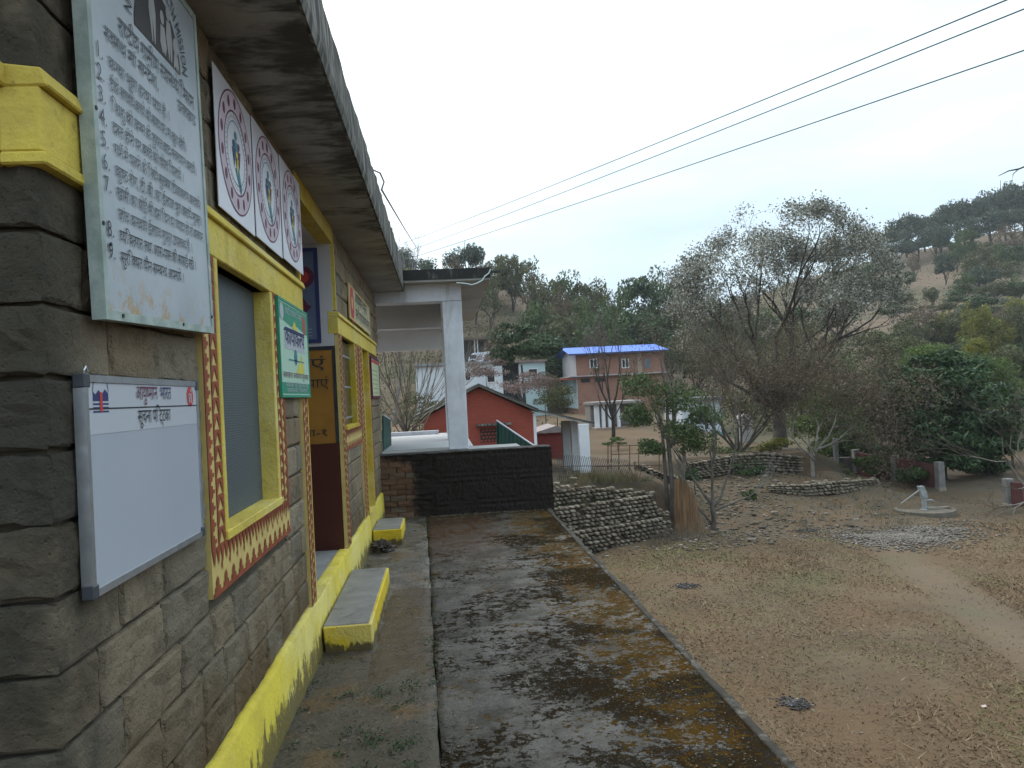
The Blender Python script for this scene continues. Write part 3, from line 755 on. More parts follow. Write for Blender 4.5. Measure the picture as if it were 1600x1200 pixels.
def board(name, label, cat, o, su, sv, n, w, h, thick, mat, edge=None, ew=.012, part='panel'):
    """board root with a slab whose front lies at o"""
    root = thing(name, label, cat, tuple(o))
    P = Panel(o, su, sv, n)
    mb = MB(); mb.hexa([P.P(0, 0, -thick), P.P(w, 0, -thick), P.P(w, 0, 0), P.P(0, 0, 0), P.P(0, h, -thick), P.P(w, h, -thick), P.P(w, h, 0), P.P(0, h, 0)])
    q = mb.build(part, mat, bevel=.002); q.parent = root; q.matrix_parent_inverse = Matrix.Translation(-Vector(o))
    if edge:
        mb = MB(); t2 = .004
        for (a0, a1, b0, b1) in ((-.003, ew, -.003, h+.003), (w-ew, w+.003, -.003, h+.003), (ew, w-ew, -.003, ew), (ew, w-ew, h-ew, h+.003)):
            mb.hexa([P.P(a0,b0,-thick-.003),P.P(a1,b0,-thick-.003),P.P(a1,b0,t2),P.P(a0,b0,t2),P.P(a0,b1,-thick-.003),P.P(a1,b1,-thick-.003),P.P(a1,b1,t2),P.P(a0,b1,t2)])
        q = mb.build('frame', edge); q.parent = root; q.matrix_parent_inverse = Matrix.Translation(-Vector(o))
    return root, P
YP, ZP, XP = (0, 1, 0), (0, 0, 1), (1, 0, 0)
NAVY = simple('navy_print', (.03,.04,.14), (.03,.04,.12), 10, .6, 0)
RED = simple('red_print', (.50,.05,.05), (.45,.05,.05), 10, .6, 0)
PINK = simple('pink_print', (.56,.46,.52), (.52,.42,.48), 10, .6, 0)
MAROON = simple('maroon_print', (.13,.02,.05), (.11,.02,.05), 10, .6, 0)
GREENP = simple('green_print', (.03,.28,.17), (.03,.24,.15), 10, .5, 0)
LGREEN = simple('pale_green_print', (.45,.62,.48), (.40,.58,.46), 6, .5, 0)
TEALP = simple('teal_print', (.06,.22,.26), (.05,.18,.22), 10, .6, 0)
YELP = simple('yellow_print', (.62,.55,.08), (.55,.48,.08), 10, .6, 0)
BROWNP = simple('brown_print', (.06,.045,.04), (.03,.024,.024), 4, .6, 0)
PALE = simple('pale_figure_print', (.36,.35,.34), (.30,.29,.28), 8, .6, 0)

# whiteboard ------------------------------------------------------------------
WBP = simple('whiteboard_enamel', (.42,.44,.49), (.39,.41,.46), 1.2, .3, 0)
WBW = simple('whiteboard_header', (.50,.52,.56), (.48,.50,.54), 1.2, .3, 0)
wbx = -.895
p = onx(130, 590, wbx); q = onx(305, 592, wbx); s_ = onx(155, 932, wbx)
wb, P = board('notice_board', 'white enamel notice board in an aluminium frame hung low beside the building corner', 'notice board', (wbx, p[1], s_[2]+.005), YP, ZP, XP, q[1]-p[1]+.012, p[2]-s_[2], .022, WBP, STEEL, .016)
W_, H_ = q[1]-p[1]+.012, p[2]-s_[2]
P.rect('header', WBW, .018, W_-.018, H_*.73, H_-.018, .001)
P.rect('rule', BLACK, .02, W_-.018, H_*.845, H_*.845+.004, .002)
P.text('lettering', MAROON, 'आयुष्मान', W_*.36, H_*.89, .062, 'L', W_*.19)
P.text('lettering', NAVY, 'भारत', W_*.575, H_*.89, .062, 'L', W_*.11)
P.text('lettering', BLACK, 'सूचना पट्टिका', W_*.37, H_*.765, .06, 'L', W_*.30)
ex, ey = .09, H_*.905                                        # hill and river emblem
P.ring('emblem', NAVY, (ex, ey+.012), .044, .047, .002, 24, 0, math.pi)
P.poly('emblem', NAVY, [(ex-.046,ey-.012),(ex+.046,ey-.012),(ex+.046,ey+.008),(ex+.025,ey+.02),(ex+.008,ey+.006),(ex-.012,ey+.018),(ex-.03,ey+.006),(ex-.046,ey+.014)], .0015)
for k in range(3): P.rect('emblem', NAVY, ex-.046, ex+.046, ey-.022-.010*k, ey-.017-.010*k, .0015)
P.rect('emblem', RED, ex-.008, ex+.008, ey-.04, ey+.012, .0025)
ex, ey = W_-.085, H_*.915
P.disc('emblem', RED, (ex, ey-.005), .034, .002, 24, 1.05); P.ring('emblem', WBW, (ex-.008, ey-.004), .006, .011, .003, 14); P.rect('emblem', WBW, ex-.014, ex-.004, ey-.026, ey-.012, .003); P.rect('emblem', WBW, ex+.006, ex+.014, ey-.028, ey+.008, .003); P.disc('emblem', WBW, (ex+.01, ey+.016), .006, .003, 12)
P.emit(wb)
for (a, b) in ((0, 0), (W_, 0), (0, H_), (W_, H_)):
    mb = MB(); mb.box(wbx-.026, wbx+.006, p[1]+a-(.006 if a == 0 else .026), p[1]+a+(.026 if a == 0 else .006), s_[2]+.005+b-(.006 if b == 0 else .03), s_[2]+.005+b+(.03 if b == 0 else .006))
    q2 = mb.build('corner_cap', PLAS, bevel=.003); q2.parent = wb; q2.matrix_parent_inverse = Matrix.Translation(-Vector(wb.location))
mb = MB(); mb.tube([(wbx-.012, p[1]+.03, p[2]), (wbx-.012, p[1]+.03, p[2]+.02), (wbx-.012, p[1]+.042, p[2]+.03), (wbx-.012, p[1]+.054, p[2]+.02)], .003, 5); q2 = mb.build('hook', STEEL); q2.parent = wb; q2.matrix_parent_inverse = Matrix.Translation(-Vector(wb.location))

# tall painted tin notice --------------------------------------------------------
bx = -.865
bl, br_, tr_ = onx(165, 497, bx), onx(333, 520, bx), onx(300, 20, bx)
su = np.array([0, br_[1]-bl[1], br_[2]-bl[2]]); w = np.linalg.norm(su); su /= w
sv = np.array([0, -su[2], su[1]]); 
lean = math.atan2((tr_-br_) @ su, (tr_-br_) @ sv)
h = min(np.linalg.norm(tr_-br_), ZS-.03-br_[2])
nb, P = board('health_notice', 'tall weathered tin notice with nine numbered lines of black Hindi lettering', 'notice', tuple(bl), su, sv, XP, w, h, .03, TIN, TINEDGE, .022)
lines = [('1.', 'कन्या भ्रूण हत्या पाप है ।', .60), ('2.', 'टीके लगवाये बच्चो को समय पर, मां खुश रहेगी।', .80), ('3.', 'शिशु को जन्म के तुरन्त बाद स्तनपान करायें।', .93),
         ('4.', 'दस्त होने पर बच्चे को घोल पिलाये ।', .74), ('5.', 'गर्भ में पलने के लिये सुरक्षा टीकाकरण करवाये।', .97), ('6.', 'कुष्ठ रोग, टी. बी. का ईलाज पूरा करायें मुफ्त।', .97),
         ('7.', 'खांसी का कोई भी दस दिन या ज्यादा हो तो बलगम', .97), ('', 'जांच करवाये ईलाज मुफ्त उपलब्ध है ।', .80), ('8.', 'व्यक्तिगत तथा आस-पास की सफाई रखें ।', .84), ('9.', 'सुरक्षित यौन सम्बन्ध अपनाये ।', .66)]
zt, zb_ = onx(150, 85, bx)[2]-bl[2], onx(170, 392, bx)[2]-bl[2]+0
y_top = (onx(152, 88, bx)-np.array(bl)) @ sv; y_bot = (onx(172, 404, bx)-np.array(bl)) @ sv
ty = np.linspace(y_top, y_bot, 10)
INK = simple('faded_black_ink', (.07,.075,.085), (.13,.14,.15), 8, .7, 0)
for (no, tx, ww), yy_ in zip(lines, ty):
    ink = BLACK if no in ('8.', '9.') else INK
    if no: P.text('lettering', ink, no, .035, yy_, .062, 'L')
    P.text('lettering', ink, tx, .115, yy_-.004, .052, 'L', min(ww, .99)*(w-.16))
P.text('lettering', INK, 'राष्ट्रीय ग्रामीण स्वास्थ्य मिशन', .20, y_top+.125, .075, 'L', w*.70)
P.text('lettering', INK, 'स्वस्थ मां सन्देश,', .10, y_top+.068, .06, 'L', w*.42); P.text('lettering', INK, 'उत्तराखण्ड', w*.72, y_top+.068, .06, 'L', w*.2)
ac = (w*.56, y_top+.205); aR = min(.30, h-ac[1]-.10)
P.poly('emblem', BROWNP, [(ac[0]+aR*math.cos(math.pi*k/24), ac[1]+aR*1.0*math.sin(math.pi*k/24)) for k in range(25)], .002)
for fx, fh, hr in ((-.05, .20, .022), (.04, .13, .018), (.10, .17, .02), (.16, .08, .024)):
    cx = ac[0]+fx
    P.disc('emblem', PALE, (cx, ac[1]+fh), hr, .003, 12, 1.3)
    P.poly('emblem', PALE, [(cx-.03, ac[1]+fh-.09), (cx-.012, ac[1]+.01), (cx-.004, ac[1]+.01), (cx, ac[1]+fh-.11), (cx+.008, ac[1]+.01), (cx+.016, ac[1]+.01), (cx+.03, ac[1]+fh-.09), (cx+.018, ac[1]+fh-.028), (cx-.018, ac[1]+fh-.028)], .003)
P.text('lettering', BLACK, 'NATIONAL RURAL HEALTH MISSION', 0, 0, .075, 'C', (aR+.03)*math.pi*.93, arc=(ac[0], ac[1], aR+.022))
P.emit(nb)
for (a, b) in ((.012, .25), (.012, .55), (.05, .20), (w-.02, .06), (.1, .012), (w-.35, .014), (.012, .9)): 
    c = P.P(a, b, .004); mb = MB(); mb.tube([c, c+np.array([.003, 0, 0])], .006, 6)
    q2 = mb.build('nail', BLACK); q2.parent = nb; q2.matrix_parent_inverse = Matrix.Translation(-Vector(nb.location))
BATT = simple('dark_timber', (.05,.04,.03), (.035,.03,.02), 8, .9, .3)
for ya_ in (bl[1]+.04, br_[1]-.09):
    mb = MB(); mb.box(-.925, bx-.033, ya_, ya_+.05, br_[2]+.1, bl[2]+h-.15)
    q2 = mb.build('batten', BATT); q2.parent = nb; q2.matrix_parent_inverse = Matrix.Translation(-Vector(nb.location))

# three emblem sheets above the lintel -------------------------------------------
tx_ = -.90
c_tl, c_bl, c_tr, c_br = onx(335, 130, tx_), onx(343, 338, tx_), onx(465, 290, tx_), onx(472, 432, tx_)
ya, yb, za, zb2 = c_bl[1]+.0, c_br[1]-.01, ZL1+.035, min(c_tr[2], ZS-.03)
pw = (yb-ya)/3
SHEET = simple('white_poster_sheet', (.66,.65,.70), (.60,.59,.64), 2, .35, .05)
who = ['white emblem sheet beside the tall tin notice, first of three over the window', 'white emblem sheet in the middle of the three over the window', 'white emblem sheet nearest the open porch, last of three over the window']
for i in range(3):
    hgt = zb2-za
    r, P = board('emblem_sheet', who[i], 'poster', (tx_+.012*i*.5, ya+pw*i+.004, za+.004*i), YP, ZP, XP, pw-.008, hgt, .006, SHEET)
    r['group'] = 'emblem sheets over the window'
    c = (pw*.5, hgt*.52); R = min(pw, hgt)*.47
    P.ring('emblem', PINK, c, R*.66, R*.97, .0012, 40); P.ring('emblem', MAROON, c, R*.955, R*.98, .002, 40); P.ring('emblem', MAROON, c, R*.645, R*.675, .002, 40)
    for k in range(14):
        a = k*2*math.pi/14+.2; P.disc('emblem', MAROON, (c[0]+R*.81*math.cos(a), c[1]+R*.81*math.sin(a)), R*.062, .0022, 10, 1.5)
    for k in range(44):
        a = k*2*math.pi/44; ca, sa = math.cos(a), math.sin(a)
        P.poly('emblem', MAROON, [(c[0]+R*.56*ca-.003*sa, c[1]+R*.56*sa+.003*ca), (c[0]+R*.56*ca+.003*sa, c[1]+R*.56*sa-.003*ca), (c[0]+R*.62*ca, c[1]+R*.62*sa)], .002)
    P.ring('emblem', TEALP, c, R*.50, R*.515, .002, 32)
    for fx, fy, m_, sc_ in ((-.12, -.02, NAVY, .8), (.0, .10, TEALP, 1), (.13, .0, MAROON, .8), (.02, -.14, YELP, .7)):
        cc = (c[0]+fx*R*1.2, c[1]+fy*R)
        P.disc('emblem', m_, (cc[0], cc[1]+.19*R*sc_), .075*R*sc_, .0024, 12)
        P.poly('emblem', m_, [(cc[0]-.12*R*sc_, cc[1]+.10*R*sc_), (cc[0], cc[1]-.30*R*sc_), (cc[0]+.12*R*sc_, cc[1]+.10*R*sc_)], .0022)
    P.poly('emblem', TEALP, [(c[0]-.1*R, c[1]-.25*R), (c[0]+.2*R, c[1]-.62*R), (c[0]+.26*R, c[1]-.52*R), (c[0]+.12*R, c[1]-.2*R)], .002)
    P.emit(r)

# green poster -------------------------------------------------------------------
gx = -.897
g0, g1 = onx(433, 460, gx), onx(485, 622, gx)
gz0, gz1 = (onx(440, 618, gx)[2]+onx(485, 622, gx)[2])/2, onx(433, 462, gx)[2]
r, P = board('campaign_poster', 'green and pale green campaign poster between the screened window and the porch', 'poster', (gx, g0[1], gz0), YP, ZP, XP, g1[1]-g0[1], gz1-gz0, .008, LGREEN, GREENP, .012)
w_, h_ = g1[1]-g0[1], gz1-gz0
P.poly('print_block', GREENP, [(.02, h_-.02), (.02, h_*.80), (w_*.4, h_*.75), (w_*.6, h_*.78), (w_-.02, h_*.72), (w_-.02, h_-.02)], .0012)
P.rect('print_block', GREENP, .02, w_-.02, .02, h_*.15, .0012)
P.text('lettering', WBW, 'राष्ट्रीय स्वास्थ्य मिशन', w_*.2, h_*.86, .06, 'L', w_*.56)
P.disc('emblem', WBW, (w_*.1, h_*.87), .05, .002, 16); P.disc('emblem', RED, (w_*.86, h_*.83), .05, .002, 16, 1.3)
P.rect('print_block', WBW, w_*.16, w_*.84, h_*.50, h_*.68, .0014); P.rect('lettering', NAVY, w_*.14, w_*.86, h_*.685, h_*.70, .002)
P.text('lettering', NAVY, 'कायाकल्प', w_*.17, h_*.55, .16, 'L', w_*.66)
P.poly('print_block', YELP, [(w_*.42, h_*.74), (w_*.5, h_*.83), (w_*.62, h_*.72)], .0016); P.poly('print_block', YELP, [(w_*.5, h_*.26), (w_*.8, h_*.26), (w_*.72, h_*.48)], .0015)
P.disc('print_block', TEALP, (w_*.5, h_*.43), .05, .0018, 14)
P.rect('lettering', TEALP, w_*.26, w_*.8, h_*.385, h_*.40, .0018)
P.text('lettering', MAROON, 'स्वच्छता स्वास्थ्य सुरक्षा', w_*.06, h_*.20, .05, 'L', w_*.88)
P.text('lettering', WBW, 'स्वच्छ रहे स्वस्थ रहे', w_*.12, h_*.10, .05, 'L', w_*.78); P.text('lettering', WBW, 'स्वास्थ्य विभाग', w_*.15, h_*.045, .04, 'L', w_*.7)
P.emit(r)
# cream sign above the second lintel ----------------------------------------------
a_, b_ = onx(544, 440, -.9), onx(578, 500, -.9); c_ = onx(546, 500, -.9)
r, P = board('centre_sign', 'cream name sign with red emblem and two black lines above the far lintel', 'sign', (-.9, a_[1], c_[2]+.03), YP, ZP, XP, 2.25, a_[2]-c_[2]-.04, .008, simple('cream_sign', (.50,.46,.30), (.46,.42,.28), 3, .6, .05), CREAM, .015)
hs = a_[2]-c_[2]-.04
P.disc('emblem', RED, (.26, hs*.5), .17, .002, 20, 1.25); P.disc('emblem', CREAM, (.26, hs*.5), .07, .003, 14)
P.text('lettering', BLACK, 'आयुष्मान भारत', .55, hs*.60, .19, 'L', 1.3); P.text('lettering', BLACK, 'हेल्थ एण्ड वेलनेस सेन्टर', .55, hs*.14, .17, 'L', 1.62)
P.emit(r)
# pale poster at the far end
a_, b_ = onx(579, 556, -.9), onx(592, 628, -.9)
r, P = board('wall_chart', 'pale green chart pasted at the far end of the stone wall', 'poster', (-.9, 10.05, onx(580, 622, -.9)[2]), YP, ZP, XP, 1.2, a_[2]-onx(580, 622, -.9)[2], .008, simple('pale_chart', (.55,.60,.36), (.5,.56,.34), 3, .6, 0), MAROON, .03)
hc = a_[2]-onx(580, 622, -.9)[2]
P.rect('header', RED, .04, 1.16, hc*.86, hc*.93, .002)
for k in range(6): P.rect('lettering', INK, .12, 1.05-.1*(k % 3), hc*(.12+.11*k), hc*(.13+.11*k), .002)
P.emit(r)
# porch return wall: blue poster and lettering
ry_ = REC[1]-.019
r, P = board('health_poster', 'dark blue framed poster with red figures hanging high on the white porch wall', 'poster', (-2.0, ry_-.014, 2.27), XP, ZP, (0, -1, 0), .935, .86, .012, simple('blue_poster', (.12,.15,.24), (.10,.12,.20), 2, .4, 0), NAVY, .03)
P.disc('emblem', MAROON, (.80, .60), .10, .002, 20, 1.0); P.disc('emblem', RED, (.80, .60), .055, .003, 14); P.disc('emblem', RED, (.77, .80), .05, .002, 14)
P.poly('emblem', MAROON, [(.74, .14), (.76, .30), (.74, .36), (.79, .42), (.83, .35), (.87, .33), (.82, .28), (.81, .14)], .002)
for k in range(3): P.rect('lettering', PALE, .72, .86, .06+.03*k, .067+.03*k, .002)
P.emit(r)
P = Panel((-.93, REC[1]-.02, 0), (1, 0, 0), ZP, (0, -1, 0))
P.text('lettering', BLACK, 'वाएं', -.108, 2.04, .13, 'R', .34, .003); P.text('lettering', BROWNP, 'पाएं', -.085, 1.86, .12, 'R', .20, .003); P.text('lettering', BLACK, 'शाला-१', -.108, 1.42, .095, 'R', .36, .003)
for (part, _), (mat, mbb) in P.L.items():
    o = mbb.build(part, mat); o.parent = orangep
bpy.data.objects.remove(_fo)

# ------------------------------------------------------------------ concrete steps
TREAD = mat_concrete('step_cement', (.27,.255,.235), (.10,.09,.07), 4, .35)
STEPY = mat_paint('step_yellow_paint', (.72,.52,.03), (.06,.045,.03), .7, (0.0, .16))
def step(y0, y1, x1, ztop, label):
    r = thing('concrete_step', label, 'step', (-.72, (y0+y1)/2, 0), 0, 'steps below the doors'); inv = Matrix.Translation(-Vector(r.location))
    a = -.882
    mb = MB(); n = 12
    for i in range(n):
        ya_, yb_ = y0+(y1-y0)*i/n, y0+(y1-y0)*(i+1)/n
    mb.hexa([(a, y0+.012, ztop-.05), (x1-.02, y0+.012, ztop-.05), (x1-.02, y1-.012, ztop-.05), (a, y1-.012, ztop-.05), (a, y0+.012, ztop), (x1-.02, y0+.012, ztop), (x1-.02, y1-.012, ztop), (a, y1-.012, ztop)])
    q = mb.build('tread', TREAD, bevel=.006); q.parent = r; q.matrix_parent_inverse = inv
    mb = MB(); b = .03
    mb.hexa([(a, y0+b, -.01), (x1-.0, y0+b, -.01), (x1-.0, y1, -.01), (a, y1, -.01), (a, y0, ztop-.008), (x1, y0, ztop-.008), (x1, y1, ztop-.008), (a, y1, ztop-.008)])
    q = mb.build('riser', STEPY, bevel=.008); q.parent = r; q.matrix_parent_inverse = inv
step(5.27, 6.98, -.555, .20, 'nearer concrete doorstep with worn yellow sides below the open porch')
step(9.0, 9.82, -.545, .20, 'farther concrete doorstep with bright yellow sides below the yellow door')
# debris heap beside far step
DEB = [(-.80, 8.62), (-.74, 8.80)]
_debris_rng = random.Random(4)
# ================================================================== DARK BRICK WALL
def _dwm():
    t = NT('sooty_brick'); p = t.xyz()
    c = t.ramp(t.objrand(), [(0, (.11,.06,.035)), (.4, (.16,.085,.05)), (.7, (.13,.10,.07)), (1, (.20,.11,.07))])
    k = t.math('ADD', t.rng(p['X'], -.75, .0), t.math('MULTIPLY', t.math('SUBTRACT', t.noise(2.6, 7, .65), .5), 1.8))
    k = t.math('ADD', k, t.rng(p['Z'], .70, .95, 0, .35)); k = t.math('ADD', k, t.rng(p['X'], -.2, .4, 0, .6))
    c = t.mix(t.rng(k, .25, .55, 0, .95), c, (.014,.011,.010))
    c = t.mix(t.rng(t.noise(6, 7, .7), .66, .75, 0, .45), c, (.075,.07,.055))
    t.bump(t.noise(35, 8, .7), .8, .02); return t.done(c, .92)
DW = _dwm()
dwl = thing('brick_parapet', 'low soot blackened brick wall closing the far end of the pavement', 'wall', (.33, 11.1, 0)); inv = Matrix.Translation(-Vector(dwl.location))
mb = MB(); mb.box(-.94, 1.545, 11.07, 11.29, -4.2, .895); q = mb.build('core', simple('sooty_mortar', (.035,.028,.022), (.02,.017,.015), 10, .95, .4)); q.parent = dwl; q.matrix_parent_inverse = inv
bpool = []
for k in range(6):
    bm = bmesh.new(); bmesh.ops.create_cube(bm, size=1); bmesh.ops.subdivide_edges(bm, edges=bm.edges[:], cuts=1, use_grid_fill=True)
    rr = random.Random(k)
    for v in bm.verts: v.co += Vector((rr.uniform(-.02, .02), rr.uniform(-.06, .06), rr.uniform(-.05, .05)))
    me = bpy.data.meshes.new('brick'); bm.to_mesh(me); bm.free(); me.materials.append(DW); bpool.append(me)
rr = random.Random(3); nr = 11; bh = .90/nr
for r in range(nr):
    x = -.93-(.11 if r % 2 else 0)
    while x < 1.55:
        x0, x1 = max(x, -.93), min(x+.225, 1.555)
        if x1-x0 > .04:
            o = link('brick', rr.choice(bpool), dwl); o.matrix_parent_inverse = inv
            dp = rr.uniform(-.010, .012)
            o.location = ((x0+x1)/2, 11.07+dp, bh*(r+.5)); o.scale = (x1-x0-.006, .10, bh-rr.uniform(.002, .010))
        x += .232
rng_ = np.random.default_rng(2); nx2, nz2 = 70, 26; xx_ = np.linspace(-.18, 1.565, nx2); zz_ = np.linspace(-.02, .90, nz2)
gx2, gz2 = np.meshgrid(xx_, zz_); gx2[:, 0] += .12*np.sin(zz_*9)+.08*np.sin(zz_*23)+rng_.normal(0, .03, nz2)
gy2 = 11.006+.008*np.sin(gx2*7)*np.sin(gz2*9)+.009*(np.abs(((gz2/.0818) % 1)-.5) < .12)+rng_.normal(0, .004, gx2.shape)
gy2[:, 0] += .03; ii2 = np.arange(nx2*nz2).reshape(nz2, nx2)
q = link('soot_coat', np_mesh('soot_coat', np.stack([gx2, gy2, gz2], -1).reshape(-1, 3), np.stack([ii2[:-1, :-1], ii2[:-1, 1:], ii2[1:, 1:], ii2[1:, :-1]], -1).reshape(-1, 4), DW), dwl); q.matrix_parent_inverse = inv
mb = MB(); mb.box(-.95, 1.565, 11.0, 11.31, .90, .922); q = mb.build('coping', mat_concrete('coping_cement', (.12,.11,.10), (.02,.018,.015), 6, 1.1), bevel=.01); q.parent = dwl; q.matrix_parent_inverse = inv

# ================================================================== WHITE VERANDAH
ver = thing('verandah', 'white painted verandah with square pillars and stained flat roof behind the brick wall', 'building', (0, 13.5, .92)); inv = Matrix.Translation(-Vector(ver.location))
def V_(mb, n, m, **k):
    o = mb.build(n, m, **k); o.parent = ver; o.matrix_parent_inverse = inv; return o
V_(MB().box(-3.5, 1.15, 11.30, 12.0, -1.8, .917), 'floor_edge', simple('grey_ledge', (.42,.41,.40), (.3,.29,.28), 1, .8, .1)); V_(MB().box(-3.5, .46, 12.003, 16.8, -1.8, .92), 'floor', simple('verandah_floor', (.60,.60,.60), (.50,.50,.50), 1, .6, .1))
PIL = mat_concrete('pillar_paint', (.72,.73,.78), (.40,.39,.37), 1.6, .25, .6, True)
for y in (11.4, 13.9, 16.35):
    V_(MB().box(.075, .37, y, y+.3, .92, 3.16), 'pillar', PIL, bevel=.008)
V_(MB().box(-3.5, .37, 11.39, 11.71, 3.161, 3.42), 'beam', PIL)
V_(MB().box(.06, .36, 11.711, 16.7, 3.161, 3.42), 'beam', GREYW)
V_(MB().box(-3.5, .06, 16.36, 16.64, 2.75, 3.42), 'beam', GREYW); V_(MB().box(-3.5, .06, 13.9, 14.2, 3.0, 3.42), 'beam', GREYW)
V_(MB().box(-3.5, -.1, 16.4, 16.6, .92, 1.0), 'sill', PIL)
mb = MB(); ry = np.linspace(-3.5, .80, 26); rr = random.Random(8)
mb.box(-3.5, .80, 11.15, 17.2, 3.42, 3.45); V_(mb, 'roof_soffit', simple('grey_soffit', (.42,.41,.40), (.34,.33,.32), 1.2, .85, .2))
mb = MB()
for i in range(25):
    a, b = ry[i], ry[i+1]; e = rr.uniform(-.003, .003)
    mb.hexa([(a, 11.13+e, 3.45), (b, 11.13+e, 3.45), (b, 17.2, 3.45), (a, 17.2, 3.45), (a, 11.13+e, 3.60+e), (b, 11.13+e, 3.60+e), (b, 17.2, 3.60+e), (a, 17.2, 3.60+e)])
V_(mb, 'roof', mat_concrete('black_stained_fascia', (.17,.165,.15), (.018,.018,.017), 6, 1.5, .9, True))
V_(MB().box(.75, .97, 11.2, 11.24, 3.53, 3.56), 'spout', BLACK)
mb = MB(); cpts = [(.30, 11.1, 3.38), (.38, 11.08, 3.37), (.45, 11.08, 3.36), (.52, 11.08, 3.34), (.60, 11.07, 3.36), (.68, 11.08, 3.40), (.72, 11.08, 3.46), (.78, 11.08, 3.50), (.81, 11.08, 3.56)]
mb.tube(cpts, .009, 5); tag(mb.build('loose_cable', simple('pale_cable', (.55,.68,.66), (.5,.6,.6), 10, .5, 0)), 'pale loose cable looped under the verandah roof corner', 'cable')
GRN = simple('green_sheet_metal', (.012,.07,.05), (.01,.055,.04), 5, .45, .1)
def gsheet(label, pts, yv):
    r = thing('sheet_railing', label, 'railing', tuple(pts[0])); inv_ = Matrix.Translation(-Vector(r.location))
    a, b = np.array(pts[0]), np.array(pts[1]); ta, tb = np.array(pts[2]), np.array(pts[3])
    n = 22; mb = MB()
    for i in range(n):
        f0, f1 = i/n, (i+1)/n; off0, off1 = (.012 if i % 2 else 0), (0 if i % 2 else .012)
        d = np.array(yv)
        mb.poly([a+(b-a)*f0+d*off0, a+(b-a)*f1+d*off1, ta+(tb-ta)*f1+d*off1, ta+(tb-ta)*f0+d*off0])
    q = mb.build('sheet', GRN); q.parent = r; q.matrix_parent_inverse = inv_
    q = MB().tube([ta, tb], .014, 6).build('rail', PIL); q.parent = r; q.matrix_parent_inverse = inv_
    for f in (0.02, .98): q = MB().tube([a+(b-a)*f, ta+(tb-ta)*f], .016, 6).build('post', GRN); q.parent = r; q.matrix_parent_inverse = inv_
A = at(776, 712, 13.2); C = at(776, 657, 13.2); Bp = at(845, 715, 12.3); D = at(846, 704, 12.3)
gsheet('dark green corrugated railing sloping down outside the verandah', [A, Bp, C, D], (0, 1, 0))
A = at(598, 706, 11.9); C = at(598, 648, 11.9); Bp = at(611, 700, 13.4); D = at(609, 655, 13.4)
gsheet('dark green railing squeezed between stone wall and verandah', [A, Bp, C, D], (1, 0, 0))

# ================================================================== FOLIAGE TOOLS
def leaf_quads(C, N, size, asp, rng, droop=0.0):
    """C centres (n,3), N preferred normals (n,3)"""
    n = len(C); N = N+rng.normal(0, 1.1, (n, 3)); N /= np.linalg.norm(N, axis=1, keepdims=True)+1e-9
    a = np.cross(N, rng.normal(0, 1, (n, 3))+np.array([0, 0, -droop])); a /= np.linalg.norm(a, axis=1, keepdims=True)+1e-9
    b = np.cross(N, a); s = size*rng.uniform(.6, 1.3, (n, 1))
    A = a*s*.5; Bv = b*s*.5*asp
    V = np.stack([C-A, C-Bv*.9+A*.1, C+A, C+Bv*.9+A*.1], 1).reshape(-1, 3)
    return V, np.arange(4*n).reshape(n, 4)
def clump_points(n, c, r, rng, shell=.55, flat=.85):
    d = rng.normal(0, 1, (n, 3)); d /= np.linalg.norm(d, axis=1, keepdims=True)
    d[:, 2] = np.where(d[:, 2] < -flat, -flat*rng.random(n), d[:, 2])
    q = shell+(1-shell)*rng.random((n, 1))**.5
    return np.array(c)+d*q*np.array(r), d
def crown(center, radii, nclump, nleaf, size, asp, seed, cl=.38, droop=.3, shape='round', mat=None, name='crown'):
    rng = np.random.default_rng(seed); Cs = []; Ns = []
    for k in range(nclump):
        d = rng.normal(0, 1, 3); d /= np.linalg.norm(d)
        if shape == 'round': d[2] = max(d[2], -.55)
        if shape == 'umbrella': d[2] = abs(d[2])*.6; 
        if shape == 'flat': d[2] *= .5
        rr = rng.uniform(.45, .95)
        c = np.array(center)+d*np.array(radii)*rr
        s = cl*rng.uniform(.65, 1.25)
        P_, D_ = clump_points(int(nleaf/nclump*rng.uniform(.6, 1.4)), c, np.array(radii)*s*np.array([1, 1, .75]), rng)
        Cs.append(P_); Ns.append(D_)
    V, Fa = leaf_quads(np.concatenate(Cs), np.concatenate(Ns), size, asp, rng, droop)
    return np_mesh(name, V, Fa, mat)
def tubes_np(segs, mat, name, n=4):
    """segs: list of (p0,p1,r0,r1)"""
    P0 = np.array([s[0] for s in segs]); P1 = np.array([s[1] for s in segs]); R0 = np.array([s[2] for s in segs])[:, None, None]; R1 = np.array([s[3] for s in segs])[:, None, None]
    t = P1-P0; t /= np.linalg.norm(t, axis=1, keepdims=True)+1e-9
    ref = np.where(np.abs(t[:, 2:3]) < .9, np.array([[0, 0, 1.]]), np.array([[1., 0, 0]]))
    a = np.cross(t, ref); a /= np.linalg.norm(a, axis=1, keepdims=True); b = np.cross(t, a)
    ang = np.arange(n)*2*np.pi/n
    ring = a[:, None, :]*np.cos(ang)[None, :, None]+b[:, None, :]*np.sin(ang)[None, :, None]
    V = np.concatenate([P0[:, None, :]+ring*R0, P1[:, None, :]+ring*R1], 1).reshape(-1, 3)
    m = len(segs); base = (np.arange(m)*2*n)[:, None]; k = np.arange(n); k2 = (k+1) % n
    Fa = np.stack([base+k, base+k2, base+n+k2, base+n+k], -1).reshape(-1, 4)
    return np_mesh(name, V, Fa, mat, True)
